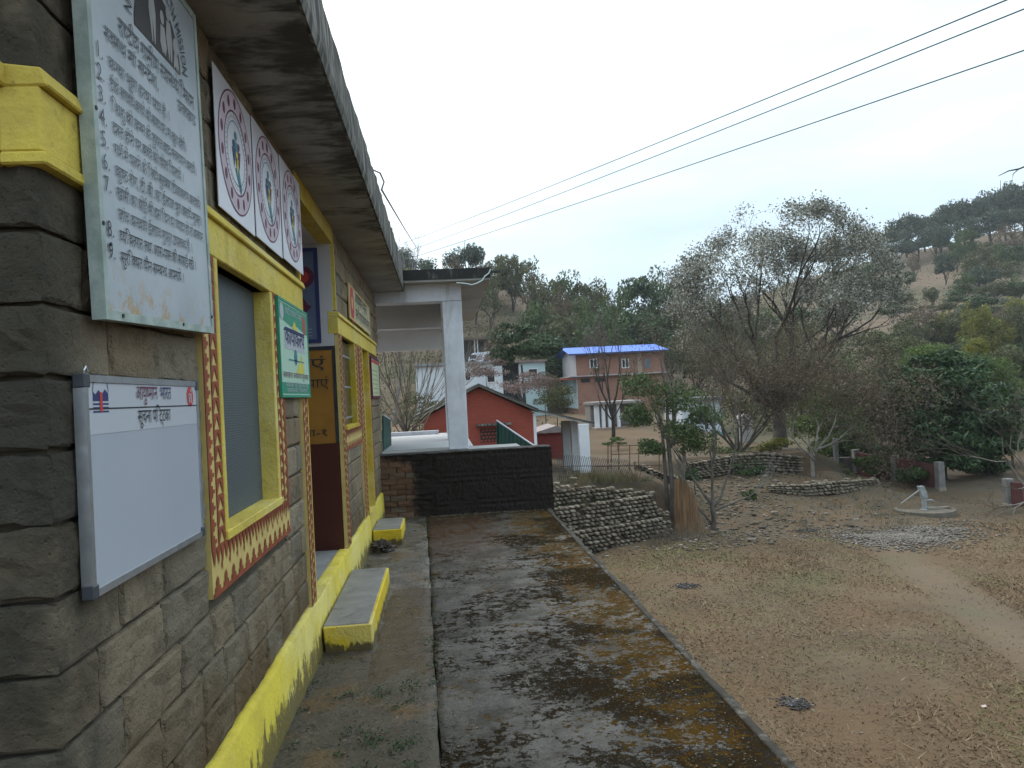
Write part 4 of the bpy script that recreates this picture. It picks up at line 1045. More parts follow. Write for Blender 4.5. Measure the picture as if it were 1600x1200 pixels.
def grow(rng, p, d, L, r, depth, segs, tips, spread=.55, up=.12, kids=(2, 4), ratio=.74, rr=.62, wig=.16, nseg=3):
    p = np.array(p, float); d = np.array(d, float)
    nodes = []
    for i in range(nseg):
        d = d+rng.normal(0, wig, 3)+np.array([0, 0, up*.5]); d /= np.linalg.norm(d)
        q = p+d*L/nseg; r1 = r*(1-(i+1)/nseg*(1-rr))
        segs.append((p, q, r*(1-i/nseg*(1-rr)), r1)); p = q; nodes.append((p.copy(), d.copy(), r1))
    if depth == 0: tips.append((p, d)); return
    for k in range(int(rng.integers(kids[0], kids[1]+1))):
        j = nodes[-1] if k < 2 else nodes[int(rng.integers(0, nseg))]
        ax = rng.normal(0, 1, 3); nd = j[1]+ax/np.linalg.norm(ax)*spread*rng.uniform(.6, 1.3)+np.array([0, 0, up]); nd /= np.linalg.norm(nd)
        grow(rng, j[0], nd, L*ratio*rng.uniform(.75, 1.2), j[2]*rng.uniform(.75, .95), depth-1, segs, tips, spread, up, kids, ratio, rr, wig, nseg)
def bare_tree(name, label, cat, base, stems, seed, bark, twig, thr=.03, leafmat=None, nleaf=0, leafsize=.1, leafspread=.35, group=None, leafname='leaves', fit=None, **kw):
    rng = np.random.default_rng(seed); root = thing(name, label, cat, tuple(base), 0, group); segs, tips = [], []
    for (off, d, L, r, dep) in stems: grow(rng, np.array(off), d, L, r, dep, segs, tips, **kw)
    if fit:
        E_ = np.array([s_[1] for s_ in segs]); k_ = np.array([fit[0]/2/np.percentile(np.abs(E_[:, 0]-np.median(E_[:, 0])*0), 98), fit[0]/2/np.percentile(np.abs(E_[:, 0]), 98), fit[1]/np.percentile(E_[:, 2], 99.7)])
        k_[:2] *= fit[0]/2/1e9*0+1.12; ez = np.percentile(E_[:, 2], 93); k_[2] = fit[1]*.92/ez
        cz_, rx_, rz_ = fit[1]*.52, fit[0]/2, fit[1]*.48
        def dome(p_):
            p_ = p_*k_; q_ = np.array([p_[0]/rx_, p_[1]/rx_, max(p_[2]-cz_, 0)/rz_]); d_ = np.linalg.norm(q_)
            if d_ > .7:
                f_ = (.7+.33*math.tanh((d_-.7)/.33))/d_; p_ = np.array([p_[0]*f_, p_[1]*f_, cz_+(p_[2]-cz_)*f_ if p_[2] > cz_ else p_[2]])
            return p_
        segs = [(dome(a_), dome(b_), r0, r1) for a_, b_, r0, r1 in segs]; tips = [(dome(a_), d_) for a_, d_ in tips]
    big = [s for s in segs if s[2] >= thr]; small = [s for s in segs if s[2] < thr]
    if big: link('trunk', tubes_np(big, bark, 'trunk', 7), root)
    if small: link('twigs', tubes_np(small, twig, 'twigs', 3), root)
    if leafmat and nleaf:
        tp = np.array([t[0] for t in tips]); i = rng.integers(0, len(tp), nleaf)
        C = tp[i]+rng.normal(0, leafspread, (nleaf, 3)); V, Fa = leaf_quads(C, rng.normal(0, 1, (nleaf, 3)), leafsize, .7, rng, .3)
        link(leafname, np_mesh(leafname, V, Fa, leafmat), root)
    return root
BARK = simple('grey_bark', (.13,.11,.09), (.07,.06,.05), 3, .95, .6, 14, .03)
BARKD = simple('dark_bark', (.055,.045,.038), (.03,.025,.02), 3, .95, .6, 14, .03)
BARKP = simple('pale_bark', (.24,.21,.18), (.14,.12,.10), 3, .95, .5, 14, .03)
TWIG = simple('brown_twigs', (.11,.085,.065), (.075,.058,.045), 1, .9, 0)
TWIGR = simple('reddish_twigs', (.155,.12,.085), (.11,.085,.06), .6, .9, 0)
TWIGG = simple('grey_twigs', (.135,.13,.11), (.085,.08,.068), .6, .9, 0)
L_DARK = mat_leaf('dark_green_leaves', [(0, (.022,.048,.012)), (.5, (.040,.078,.020)), (.9, (.070,.12,.036)), (1, (.17,.21,.11))], .45, .2)
L_MANGO = mat_leaf('glossy_green_leaves', [(0, (.018,.046,.012)), (.6, (.040,.086,.022)), (.88, (.078,.135,.042)), (1, (.18,.24,.12))], .38, .15)
L_OLIVE = mat_leaf('olive_leaves', [(0, (.060,.070,.024)), (.6, (.10,.108,.040)), (1, (.16,.155,.068))], .6, .25)
L_MID = mat_leaf('mid_green_leaves', [(0, (.042,.074,.020)), (.6, (.072,.112,.030)), (1, (.13,.17,.055))], .55, .25)
L_BLUE = mat_leaf('blue_green_leaves', [(0, (.034,.056,.036)), (.6, (.055,.082,.048)), (1, (.095,.125,.07))], .55, .2)
L_LIGHT = mat_leaf('bright_green_leaves', [(0, (.06,.10,.022)), (.6, (.10,.155,.035)), (1, (.19,.24,.07))], .55, .35)
L_YEL = mat_leaf('yellow_green_leaves', [(0, (.10,.12,.018)), (.6, (.20,.20,.03)), (1, (.32,.26,.05))], .55, .35)
L_BROWN = mat_leaf('dry_brown_leaves', [(0, (.095,.068,.042)), (.6, (.155,.112,.072)), (1, (.21,.16,.11))], .7, .25)
L_PALE = mat_leaf('pale_sparse_leaves', [(0, (.085,.085,.06)), (.35, (.17,.17,.125)), (.6, (.34,.34,.28)), (1, (.58,.57,.50))], .5, .2)
L_PINK = mat_leaf('pink_blossom', [(0, (.15,.10,.085)), (.6, (.24,.17,.15)), (1, (.42,.33,.32))], .7, .3)

# ================================================================== MID GROUND: TREES
def gbase(u, Y):
    x = at(u, 600, Y)[0]; return np.array([x, Y, Tz(x, Y)-.05])
def height(u, vt, Y, b): return at(u, vt, Y)[2]-b[2]
# big bare tree with pale sparse leaves
b = gbase(1213, 42); Ht = height(1215, 315, 42, b); 
st = []
for k, (dx, dy, L, r) in enumerate([(-.30, .0, 4.2, .17), (.05, -.1, 4.6, .18), (.55, .1, 4.2, .17), (.9, -.1, 4.3, .15), (-.8, .15, 4.0, .14), (.3, .35, 4.0, .14), (-.1, -.45, 3.9, .13), (1.3, .2, 3.7, .12), (.7, -.5, 3.8, .12), (-1.2, 0, 3.6, .12), (-.5, .5, 3.9, .12), (1.6, 0, 3.2, .10)]):
    st.append(((0, 0, 2.3), (dx, dy, 1.0), L*Ht/14.2, r, 5))
bt = bare_tree('bare_tree', 'tall spreading tree with fine bare branches and sparse pale leaves, tallest in the valley', 'tree', b, st, 21, BARKD, TWIGG, .035, L_PALE, 40000, .14, .24, fit=(13.4, Ht), spread=.60, up=.15, kids=(2, 3), ratio=.71, rr=.60, wig=.13)
link('bole', tubes_np([(np.array([0, 0, -.2]), np.array([.05, 0, 1.0]), .46, .38), (np.array([.05, 0, 1.0]), np.array([0, 0, 2.1]), .38, .40)], BARK, 'bole', 10), bt)
# thin brown-twigged tree left of it
b = gbase(1150, 39); st = [((dx*.3, 0, .2), (dx, dy, 1), 2.3, .07, 5) for dx, dy in ((-.5, .1), (-.15, -.2), (.2, .2), (.55, 0), (-.8, -.1), (.9, .1))]
bare_tree('brown_twig_tree', 'rounded leafless tree of hazy reddish brown twigs left of the tall spreading tree', 'tree', b, st, 5, BARK, TWIGR, .03, L_BROWN, 15000, .075, .45, spread=.6, up=.10, kids=(2, 3), ratio=.80, rr=.66, wig=.2)
# brown low tree right of the tall tree
b = gbase(1263, 35.5); st = [((0, 0, 0), (.12, 0, 1), 1.5, .10, 0), ((.1, 0, .9), (-.9, 0, .7), 1.6, .06, 4), ((.18, 0, 1.3), (.9, .1, .6), 1.7, .06, 4), ((.18, 0, 1.3), (.2, -.3, 1), 1.5, .06, 4), ((.1, 0, 1.1), (-.3, .5, .9), 1.5, .05, 4), ((.2, 0, 1.4), (1.2, -.2, .25), 1.8, .05, 4)]
bare_tree('brown_leaved_tree', 'low pale-trunked tree with a wide crown of dry reddish brown leaves', 'tree', b, st, 9, BARKP, TWIGR, .03, L_BROWN, 19000, .12, .40, spread=.55, up=-.02, kids=(2, 3), ratio=.78, rr=.62)
# dark leafy multi-stem tree by the stump
def leafy(name, label, base, trunkpts, trunk_r, centers, nleaf, size, asp, seed, lm, bark=BARKD, cl=.42, droop=.4, cat='tree', group=None, nclump=16, shape='round'):
    root = thing(name, label, cat, tuple(base), 0, group)
    segs = []
    for pts in trunkpts:
        k = len(pts)-1
        for i in range(k): segs.append((np.array(pts[i], float), np.array(pts[i+1], float), trunk_r*(1-.7*i/k), trunk_r*(1-.7*(i+1)/k)))
    if segs: link('trunk', tubes_np(segs, bark, 'trunk', 8), root)
    for i, (c, r) in enumerate(centers):
        link('crown', crown(c, r, nclump, nleaf//len(centers), size, asp, seed+i, cl, droop, shape, lm), root)
    return root
Yk = 30.0; b = gbase(1045, Yk)
def loc(u, v, Y, b): return at(u, v, Y)-b
leafy('dark_leafy_tree', 'small dark green tree on twin slender trunks behind the tree stump', b,
      [[(0, 0, 0), loc(1044, 690, Yk, b), loc(1042, 620, Yk, b), loc(1032, 560, Yk, b)], [(-.25, .2, 0), loc(1037, 700, Yk, b), loc(1030, 640, Yk, b)], [(-.12, -.1, 0), loc(1046, 700, Yk, b), loc(1085, 640, Yk, b)]], .11,
      [(loc(1005, 605, Yk, b), (.9, .9, .55)), (loc(1050, 625, Yk, b), (1.1, 1.0, .8)), (loc(1090, 690, Yk, b), (.8, .8, .6)), (loc(995, 650, Yk, b), (.55, .6, .5)), (loc(1060, 675, Yk, b), (.9, .8, .6)), (loc(1105, 650, Yk, b), (.7, .7, .5)), (loc(1020, 700, Yk, b), (.5, .5, .35))], 8500, .17, .36, 31, L_MID, BARK, .62, nclump=26)
b = gbase(1050, Yk+.6); 
bare_tree('slender_bare_tree', 'slender pale bare tree rising above the dark leafy tree', 'tree', b, [((0, 0, 0), (-.02, 0, 1), 3.4, .09, 0), ((-.05, 0, 3.0), (-.25, 0, 1), 1.6, .05, 3), ((-.05, 0, 3.2), (.15, 0, 1), 1.9, .05, 3), ((-.05, 0, 2.8), (.8, 0, .8), 1.6, .04, 3), ((-.05, 0, 2.9), (-.7, 0, .9), 1.3, .04, 3)], 3, BARKP, TWIG, .02, spread=.45, up=.2, wig=.08)
b = gbase(1100, 29.6); st = [((0, 0, 0), (.1, 0, 1), 1.2, .13, 0), ((.1, 0, 1.0), (-.45, 0, 1), 1.5, .07, 4), ((.1, 0, 1.1), (.15, .2, 1), 1.6, .07, 4), ((.12, 0, .9), (.8, 0, .9), 1.7, .06, 4), ((.1, 0, .8), (1.0, -.2, .55), 1.6, .05, 3), ((0, 0, .3), (-.7, 0, .9), 1.2, .05, 3)]
bare_tree('forked_bare_tree', 'grey forked leafless tree with upswept dark branches right of the tree stump', 'tree', b, st, 14, BARK, TWIGG, .025, None, 0, spread=.4, up=.18, kids=(2, 3), ratio=.78, wig=.14)
b = gbase(953, 52); st = [((0, 0, 0), (0, 0, 1), 2.2, .16, 0), ((0, 0, 1.9), (-.35, 0, 1), 1.8, .09, 4), ((0, 0, 2.1), (.3, 0, 1), 1.8, .09, 4), ((0, 0, 2.1), (-.05, .3, 1), 2.4, .08, 4), ((0, 0, 1.6), (.6, -.1, .8), 1.6, .06, 3), ((0, 0, 1.6), (-.7, .1, .8), 1.6, .06, 3)]
bare_tree('pruned_bare_tree', 'dark leafless tree standing before the white columned porch', 'tree', b, st, 17, BARKD, TWIG, .03, L_DARK, 160, .22, .2, spread=.4, up=.3, kids=(2, 3), ratio=.85, wig=.1)
# mango tree and its neighbours
Ym = 37; b = gbase(1462, Ym)
leafy('mango_tree', 'large dense dark green tree leaning over the brick boundary wall', b, [[(0, 0, 0), (.1, 0, 1.2), (.3, 0, 3.0)], [(.1, 0, .9), (1.0, .2, 2.2), (1.8, .2, 3.2)], [(.1, 0, 1.0), (-1, .2, 2.4)]], .30,
      [(loc(1465, 640, Ym, b), (3.0, 2.6, 1.9)), (loc(1440, 605, Ym, b), (1.9, 2, 1.3)), (loc(1540, 640, Ym, b), (1.7, 2, 1.6)), (loc(1485, 575, Ym, b), (1.8, 2, 1.0)), (loc(1415, 660, Ym, b), (1.6, 1.6, 1.2)), (loc(1510, 690, Ym, b), (2.2, 1.8, 1.0)), (loc(1555, 690, Ym, b), (1.4, 1.6, 1.0)), (loc(1430, 690, Ym, b), (1.2, 1.4, .6)), (loc(1480, 720, Ym, b), (1.6, 1.4, .6))], 36000, .36, .28, 41, L_MANGO, BARKD, .36, 1.0, nclump=26)
Yb = 52; b = gbase(1500, Yb)
leafy('feathery_green_tree', 'bright feathery green tree showing above the dark leaning tree', b, [[(0, 0, 0), (0, 0, 3)]], .15, [(loc(1500, 570, Yb, b), (3.2, 2.4, 1.5)), (loc(1450, 560, Yb, b), (2.2, 2, 1.0)), (loc(1550, 585, Yb, b), (1.9, 2, 1.6))], 12000, .22, .35, 55, L_LIGHT, cl=.35, nclump=22)
b = gbase(1520, 58); leafy('yellow_tipped_tree', 'small tree with orange yellow top above the feathery green tree', b, [[(0, 0, 0), (0, 0, 5)]], .12, [(loc(1523, 545, 58, b), (1.0, 1, .8))], 900, .25, .5, 61, L_YEL)
for (u, v, Y, r, m, lab, sd_) in ((1290, 655, 47, (2.6, 2, 1.8), L_LIGHT, 'bright green bushy tree behind the trunk of the tall spreading tree', 71), (1345, 690, 44, (1.9, 1.6, 1.4), L_MID, 'mid green bush above the first brick wall panel', 72), (1385, 640, 50, (2.2, 2, 2.6), L_DARK, 'shadowy dark green tree left of the dark leaning tree', 73),
                              (1250, 560, 60, (3.5, 3, 3.2), L_OLIVE, 'olive green tree seen through the tall bare branches', 74), (1330, 590, 62, (3.5, 3, 3.0), L_MID, 'green tree seen through the bare branches beside the feathery tree', 75), (1385, 545, 72, (3.4, 3, 2.6), L_OLIVE, 'olive tree at the foot of the brown hill', 76)):
    b = gbase(u, Y); c = loc(u, v, Y, b); leafy('bushy_tree', lab, b, [[(0, 0, 0), (0, 0, max(.4, c[2]))]], .12, [(c, r)], 4200, .26, .5, sd_, m, cl=.40)
for (u, v, Y, r, m, lab, sd_) in ((1575, 690, 40, (1.8, 1.5, 1.3), L_MID, 'green thicket behind the gap in the brick boundary wall', 111), (1610, 655, 44, (2.2, 2, 2.0), L_OLIVE, 'olive thicket at the edge beyond the right brick wall', 112), (1535, 725, 38, (1.6, 1.2, .8), L_DARK, 'dark shady undergrowth bush in the gap of the brick boundary wall', 113), (1310, 700, 45, (1.8, 1.6, 1.2), L_LIGHT, 'bright green bush behind the low brown leaved tree', 114), (1280, 610, 49, (2.4, 2, 1.8), L_LIGHT, 'bright leafy tree behind the leaning limbs of the tall spreading tree', 115), (1362, 728, 38.5, (1.0, .8, .55), L_LIGHT, 'bright green bush leaning on the front of the first brick wall panel', 117), (1425, 742, 36, (.9, .7, .45), L_MID, 'green bush growing against the second brick wall panel', 118), (1410, 720, 42, (1.3, 1.2, .9), L_MID, 'leafy bush above the second brick wall panel', 116)):
    b = gbase(u, Y); c = loc(u, v, Y, b); leafy('bushy_tree', lab, b, [[(0, 0, 0), (0, 0, max(.4, c[2]))]], .08, [(c, r)], 4200, .22, .5, sd_, m, cl=.42)
# grey bare shrub-like trees at the right
b = gbase(1395, 40); st = [((k*.15-.4, 0, 0), (dx, dy, 1), 1.9, .05, 4) for k, (dx, dy) in enumerate(((-.5, 0), (-.1, .2), (.2, -.2), (.5, .1), (.1, .4), (.8, 0)))]
bare_tree('grey_bare_tree', 'grey leafless thicket-like tree before the dark leaning tree', 'tree', b, st, 23, BARK, TWIGG, .02, L_PALE, 350, .10, .3, spread=.5, up=.1, ratio=.8, wig=.2)
b = gbase(1625, 29); st = [((0, 0, .2), (-.5, 0, 1), 2.0, .06, 4), ((0, .2, .2), (-.9, .1, .9), 2.2, .06, 4), ((0, 0, .2), (-.1, .1, 1), 2.0, .05, 4), ((0, 0, .2), (-1.0, -.1, .5), 1.6, .05, 4)]
bare_tree('leaning_bare_tree', 'pale leafless tree bending in from the edge above the brick wall', 'tree', b, st, 29, BARKP, TWIG, .02, None, 0, spread=.5, up=.04, ratio=.78, wig=.2)
pl = np.array([at(1600, 700, 28), at(1580, 665, 28), at(1550, 643, 28), at(1520, 640, 28), at(1495, 650, 28)])
# bare branch at upper right corner
p0, p1, p2 = at(1640, 245, 24), at(1592, 264, 24), at(1560, 275, 24)
rt_ = thing('bare_branch_tree', 'bare branch tip of a tree reaching into the sky at the edge', 'tree', (p0[0]+1.5, 24, Tz(p0[0]+1.5, 24)))
inv_ = Matrix.Translation(-Vector(rt_.location))
q = MB().tube([(rt_.location.x, 24, rt_.location.z), (rt_.location.x, 24, p0[2]-1.5), tuple(p0+np.array([.5, 0, .1]))], [.16, .11, .05], 8).build('trunk', BARKD, smooth=True); q.parent = rt_; q.matrix_parent_inverse = inv_
mb = MB(); mb.tube([p0+np.array([.5, 0, .1]), p0, p1, at(1576, 267, 24), p2], [.05, .04, .03, .022, .012], 6); mb.tube([p1, at(1583, 272, 24), at(1582, 282, 24)], [.02, .014, .006], 5)
q = mb.build('branch', BARKD); q.parent = rt_; q.matrix_parent_inverse = inv_
# brush tree seen under the verandah, left distant bare tree, house trees
b = gbase(632, 27); b[2] = -1.65; st = [((0, 0, 0), (.0, 0, 1), 2.2, .17, 0)]+[((0, 0, 1.5+.04*k), (1.25*math.sin(k*2.4)*(.3+.7*(k % 5)/4), .6*math.cos(k*1.7), .9), 1.7, .03, 4) for k in range(22)]
bare_tree('pollarded_tree', 'pollarded leafless tree with a brush of straight shoots seen under the verandah', 'tree', b, st, 33, BARK, simple('straw_twigs', (.19,.15,.11), (.11,.085,.06), .6, .9, 0), .03, None, 0, spread=.30, up=.12, kids=(2, 3), ratio=.80, wig=.07)
b = gbase(612, 75); st = [((0, 0, 0), (0, 0, 1), 9, .25, 0), ((0, 0, 8.5), (.3, 0, 1), 3.5, .12, 4), ((0, 0, 8.5), (-.4, 0, 1), 3.5, .12, 4), ((0, 0, 8.0), (.7, .2, .9), 3.2, .1, 4)]
bare_tree('roofline_bare_tree', 'pale bare tree rising behind the stone building roof edge', 'tree', b, st, 37, BARKP, simple('pale_grey_twigs', (.30,.28,.27), (.22,.2,.2), .6, .9, 0), .03, None, 0, spread=.4, up=.25, ratio=.74)
Yd = 66; b = gbase(817, Yd)
leafy('spreading_dark_tree', 'dense dark green tree with black trunk before the pale blue house', b, [[(0, 0, 0), (.1, 0, 1.6), loc(815, 570, Yd, b)], [(.1, 0, 1.2), loc(800, 580, Yd, b)]], .25, [(loc(812, 540, Yd, b), (2.7, 2.5, 1.4)), (loc(800, 520, Yd, b), (1.8, 1.8, 1.0)), (loc(845, 548, Yd, b), (1.6, 1.6, 1.0)), (loc(785, 560, Yd, b), (1.2, 1.2, .8))], 9000, .30, .5, 81, L_DARK, BARKD, .4, nclump=20)
for (u, v, Y, r, m, lab, sd_) in ((760, 575, 58, (2.0, 1.4, 1.0), L_PINK, 'pink budding shrub before the white house', 91), (820, 600, 50, (1.8, 1.4, .9), L_PINK, 'pink brown shrub just behind the red brick roof', 92), (868, 622, 50, (1.4, 1.2, .9), L_OLIVE, 'olive shrub behind the sloping porch roof', 93), (652, 640, 45, (1.4, 1.2, 1.2), L_OLIVE, 'olive bush seen under the verandah beside the red house', 94), (850, 595, 60, (1.4, 1.2, .8), L_BROWN, 'dry brown shrub below the pale blue house', 95)):
    b = gbase(u, Y); c = loc(u, v, Y, b); leafy('shrub', lab, b, [[(0, 0, 0), (0, 0, max(.3, c[2]))]], .05, [(c, r)], 2200, .15, .5, sd_, m, cl=.45, cat='shrub')
# shrubs and flowers on the terrace
for (u, v, Y, r, m, lab, sd_, nl) in ((1205, 698, 40, (1.1, .7, .5), L_YEL, 'yellow flowering shrub left of the tall tree trunk', 101, 1800), (1150, 705, 40, (.9, .6, .45), L_LIGHT, 'light green shrub on the terrace behind the forked bare tree', 102, 1400), (1240, 722, 40, (.9, .6, .4), L_LIGHT, 'light green shrub at the foot of the tall tree trunk', 103, 1400),
                                      (1178, 712, 41, (1.0, .6, .5), L_MID, 'mid green shrub between the yellow shrub and the forked tree', 104, 1500), (1318, 745, 38, (.55, .5, .8), L_MID, 'leafy creeper mound at the left end of the brick boundary wall', 105, 1600), (1077, 742, 33, (.55, .5, .35), L_DARK, 'dark green bush before the dry stone wall', 106, 900),
                                      (1172, 732, 36.6, (.8, .5, .45), L_DARK, 'dark bush growing over the dry stone wall', 107, 900), (1258, 775, 33.8, (.7, .4, .3), L_MID, 'low green bush on the low stone edging', 108, 700), (1172, 773, 32.5, (.35, .3, .25), L_MID, 'small green bush on the rubble slope', 109, 400), (960, 690, 46, (.9, .6, .3), L_LIGHT, 'light green grassy clump below the dark leafless tree', 110, 700)):
    b = gbase(u, Y); c = loc(u, v, Y, b); leafy('shrub', lab, b, [[(0, 0, 0), (0, 0, max(.15, c[2]))]], .03, [(c, r)], nl, .13, .5, sd_, m, cl=.5, cat='shrub', nclump=10)

# ================================================================== FAR TREES (shared meshes, every tree its own object)
PROT = {}
def proto(kind):
    if kind in PROT: return PROT[kind]
    lm, sh, seed, trunk_h = {'dark': (L_BLUE, 'round', 201, .24), 'green': (L_MID, 'round', 202, .10), 'olive': (L_OLIVE, 'round', 203, .10), 'umbrella': (L_BLUE, 'umbrella', 204, .34), 'umbrella2': (L_BLUE, 'umbrella', 209, .28), 'airy': (L_BROWN, 'round', 205, .25), 'yellow': (L_YEL, 'round', 206, .1), 'deep': (L_DARK, 'round', 207, .1), 'airy2': (L_OLIVE, 'round', 208, .22)}[kind]
    vars_ = []
    for k in range(2):
        nl = 1500 if kind.startswith('airy') else 4200
        if sh == 'umbrella': me = crown((0, 0, trunk_h+.17), (.44, .44, .50), 34, nl, .05, .6, seed+k*20, .34, .2, sh, lm)
        else: me = crown((0, 0, trunk_h+(1-trunk_h)*.5), (.42, .42, (1-trunk_h)*.50), 38, nl, .05, .6, seed+k*20, .33, .2, sh, lm)
        rng = np.random.default_rng(seed+k); segs = []; tips = []
        grow(rng, (0, 0, -.08), (rng.normal(0, .06), 0, 1), trunk_h+.12, .028, 0, segs, tips, up=.1, wig=.05)
        top = tips[0][0]
        for j in range(5):
            grow(rng, top-np.array([0, 0, .05*j]), (rng.normal(0, .5), rng.normal(0, .5), .8), .32, .014, 1, segs, [], spread=.5)
        vars_.append((me, tubes_np(segs, BARKD, 'trunk', 5)))
    PROT[kind] = vars_; return vars_
fr = random.Random(77)
KL = {'dark': 'blue green', 'green': 'mid green', 'olive': 'olive green', 'umbrella': 'spreading blue green', 'umbrella2': 'spreading blue green', 'airy': 'thin brownish', 'airy2': 'thin olive', 'yellow': 'yellow green', 'deep': 'deep green'}
FARL = {}
def far_tree(u, vt, wpx, Y, kind, where, group, hpx=None):
    vars_ = proto(kind); x = at(u, 600, Y)[0]; z = Tz(x, Y)
    top = at(u, vt, Y)[2]; h = max(2.0, top-z)
    w = wpx*Y/F
    if hpx: h0 = hpx*Y/F; z = max(z-.3, top-h0) if False else z
    me, tr = fr.choice(vars_)
    nm = 'hill_tree' if Y > 90 else 'valley_tree'
    r = thing(nm, f'{KL[kind]} tree {where}', 'tree', (x, Y, z), fr.uniform(0, 6.28), group)
    r.scale = (w/.86, w/.86, h); FARL.setdefault(group, []).append((u, r, f'{KL[kind]} tree', where))
    link('crown', me, r); link('trunk', tr, r)
# left ridge
G1 = 'trees on the left ridge'
for u, vt, w, Y, k in ((628, 385, 60, 138, 'dark'), (655, 392, 60, 134, 'dark'), (690, 405, 60, 130, 'dark'), (738, 368, 62, 140, 'umbrella'), (715, 405, 50, 126, 'airy'), (748, 415, 50, 122, 'airy'), (780, 392, 56, 132, 'olive'), (806, 388, 56, 128, 'olive'), (828, 398, 50, 124, 'airy2'), (770, 425, 46, 118, 'airy2'), (665, 418, 60, 118, 'deep'), (640, 412, 40, 110, 'yellow'), (845, 420, 44, 122, 'airy')):
    far_tree(u, vt, w, Y, k, 'on the ridge over the verandah roof', G1)
# middle wood
G2 = 'trees of the middle wood'
for u, vt, w, Y, k in ((862, 425, 62, 118, 'olive'), (892, 420, 60, 122, 'green'), (925, 428, 66, 120, 'olive'), (950, 445, 60, 116, 'airy2'), (905, 455, 70, 110, 'olive'), (848, 468, 70, 100, 'green'), (880, 480, 80, 98, 'olive'), (930, 468, 80, 102, 'green'), (965, 455, 70, 108, 'green'), (1010, 416, 78, 112, 'deep'), (1045, 420, 70, 116, 'green'), (995, 470, 80, 100, 'deep'), (1030, 490, 80, 98, 'deep'), (858, 510, 80, 92, 'deep'), (912, 508, 80, 94, 'green'), (960, 500, 80, 95, 'green'), (1075, 440, 70, 112, 'olive'), (1110, 450, 70, 110, 'green'), (1150, 455, 70, 108, 'olive'), (1085, 500, 80, 92, 'green'), (1140, 520, 80, 90, 'olive'), (1200, 480, 80, 104, 'green'), (1260, 470, 80, 112, 'deep'), (1310, 450, 80, 120, 'olive'), (935, 500, 50, 90, 'airy'), (880, 452, 50, 106, 'airy')):
    far_tree(u, vt, w, Y, k, 'of the wood behind the blue roof', G2)
G3 = 'trees on the right ridge'
for u, vt, w, Y in ((1275, 372, 50, 196), (1310, 368, 50, 198), (1345, 362, 46, 200), (1372, 352, 44, 204), (1398, 345, 50, 206), (1428, 322, 58, 210), (1458, 316, 54, 214), (1484, 326, 46, 206), (1508, 300, 62, 214), (1535, 298, 60, 212), (1562, 282, 60, 214), (1585, 270, 62, 216), (1612, 268, 62, 214), (1390, 372, 46, 190), (1445, 352, 54, 196), (1475, 346, 50, 198), (1520, 338, 56, 200), (1560, 325, 56, 202), (1596, 318, 56, 202), (1418, 365, 50, 194), (1640, 262, 60, 216)):
    far_tree(u, vt, w, Y, fr.choice(['umbrella', 'umbrella2', 'umbrella', 'dark']), 'along the ridge of the brown hill', G3)
G4 = 'trees scattered on the brown hill'
for u, vt, w, Y, k in ((1523, 352, 46, 178, 'green'), (1483, 345, 26, 182, 'umbrella'), (1487, 392, 36, 158, 'dark'), (1538, 388, 56, 150, 'olive'), (1548, 415, 52, 142, 'dark'), (1590, 350, 56, 170, 'airy'), (1590, 405, 54, 146, 'airy2'), (1545, 458, 84, 120, 'deep'), (1596, 462, 60, 118, 'yellow'), (1606, 510, 60, 104, 'deep'), (1430, 505, 60, 112, 'olive'), (1472, 500, 66, 110, 'olive'), (1450, 482, 40, 122, 'airy'), (1592, 545, 60, 90, 'yellow'), (1565, 590, 60, 80, 'airy2'), (1415, 520, 70, 98, 'olive'), (1600, 430, 50, 132, 'green'), (1575, 480, 60, 112, 'airy'), (1510, 490, 60, 106, 'airy2'), (1390, 395, 40, 176, 'dark'), (1430, 420, 22, 160, 'deep'), (1462, 445, 26, 140, 'olive'), (1408, 430, 26, 158, 'green'), (1505, 372, 26, 172, 'green'), (1440, 395, 20, 172, 'airy'), (1515, 425, 40, 140, 'green'), (1560, 372, 50, 168, 'olive'), (1582, 385, 46, 160, 'green'), (1562, 438, 50, 134, 'olive'), (1602, 378, 50, 160, 'deep'), (1536, 475, 54, 122, 'green'), (1415, 455, 50, 138, 'olive'), (1440, 470, 46, 130, 'airy2'), (1400, 470, 50, 132, 'green'), (1480, 470, 44, 128, 'olive'), (1500, 452, 36, 134, 'green'), (1380, 430, 50, 156, 'olive'), (1360, 410, 50, 170, 'green'), (1340, 420, 54, 160, 'olive')):
    far_tree(u, vt, w, Y, k, 'on the slope of the brown hill', G4)
G5 = 'trees at the foot of the brown hill'
for k in range(26):
    u = 1385+(k % 13)*20+fr.uniform(-8, 8); Y = (78 if k < 13 else 100)+fr.uniform(-6, 8)
    far_tree(u, (560 if k < 13 else 505)-(u-1400)*.12+fr.uniform(-22, 18), fr.uniform(50, 80)*(1.15 if k < 13 else .95), Y, fr.choice(['olive', 'green', 'airy2', 'olive', 'airy', 'deep', 'yellow']), 'at the foot of the brown hill', G5)
ORD = 'first second third fourth fifth sixth seventh eighth ninth tenth eleventh twelfth thirteenth fourteenth fifteenth sixteenth seventeenth eighteenth nineteenth twentieth twenty-first twenty-second twenty-third twenty-fourth twenty-fifth twenty-sixth twenty-seventh twenty-eighth twenty-ninth thirtieth thirty-first thirty-second thirty-third thirty-fourth thirty-fifth thirty-sixth thirty-seventh thirty-eighth thirty-ninth fortieth forty-first forty-second forty-third'.split()
for g_, lst in FARL.items():
    for k, (u, r, kd, wh_) in enumerate(sorted(lst, key=lambda q: q[0])): r['label'] = f'{kd} {wh_}, {ORD[k]} from the left'
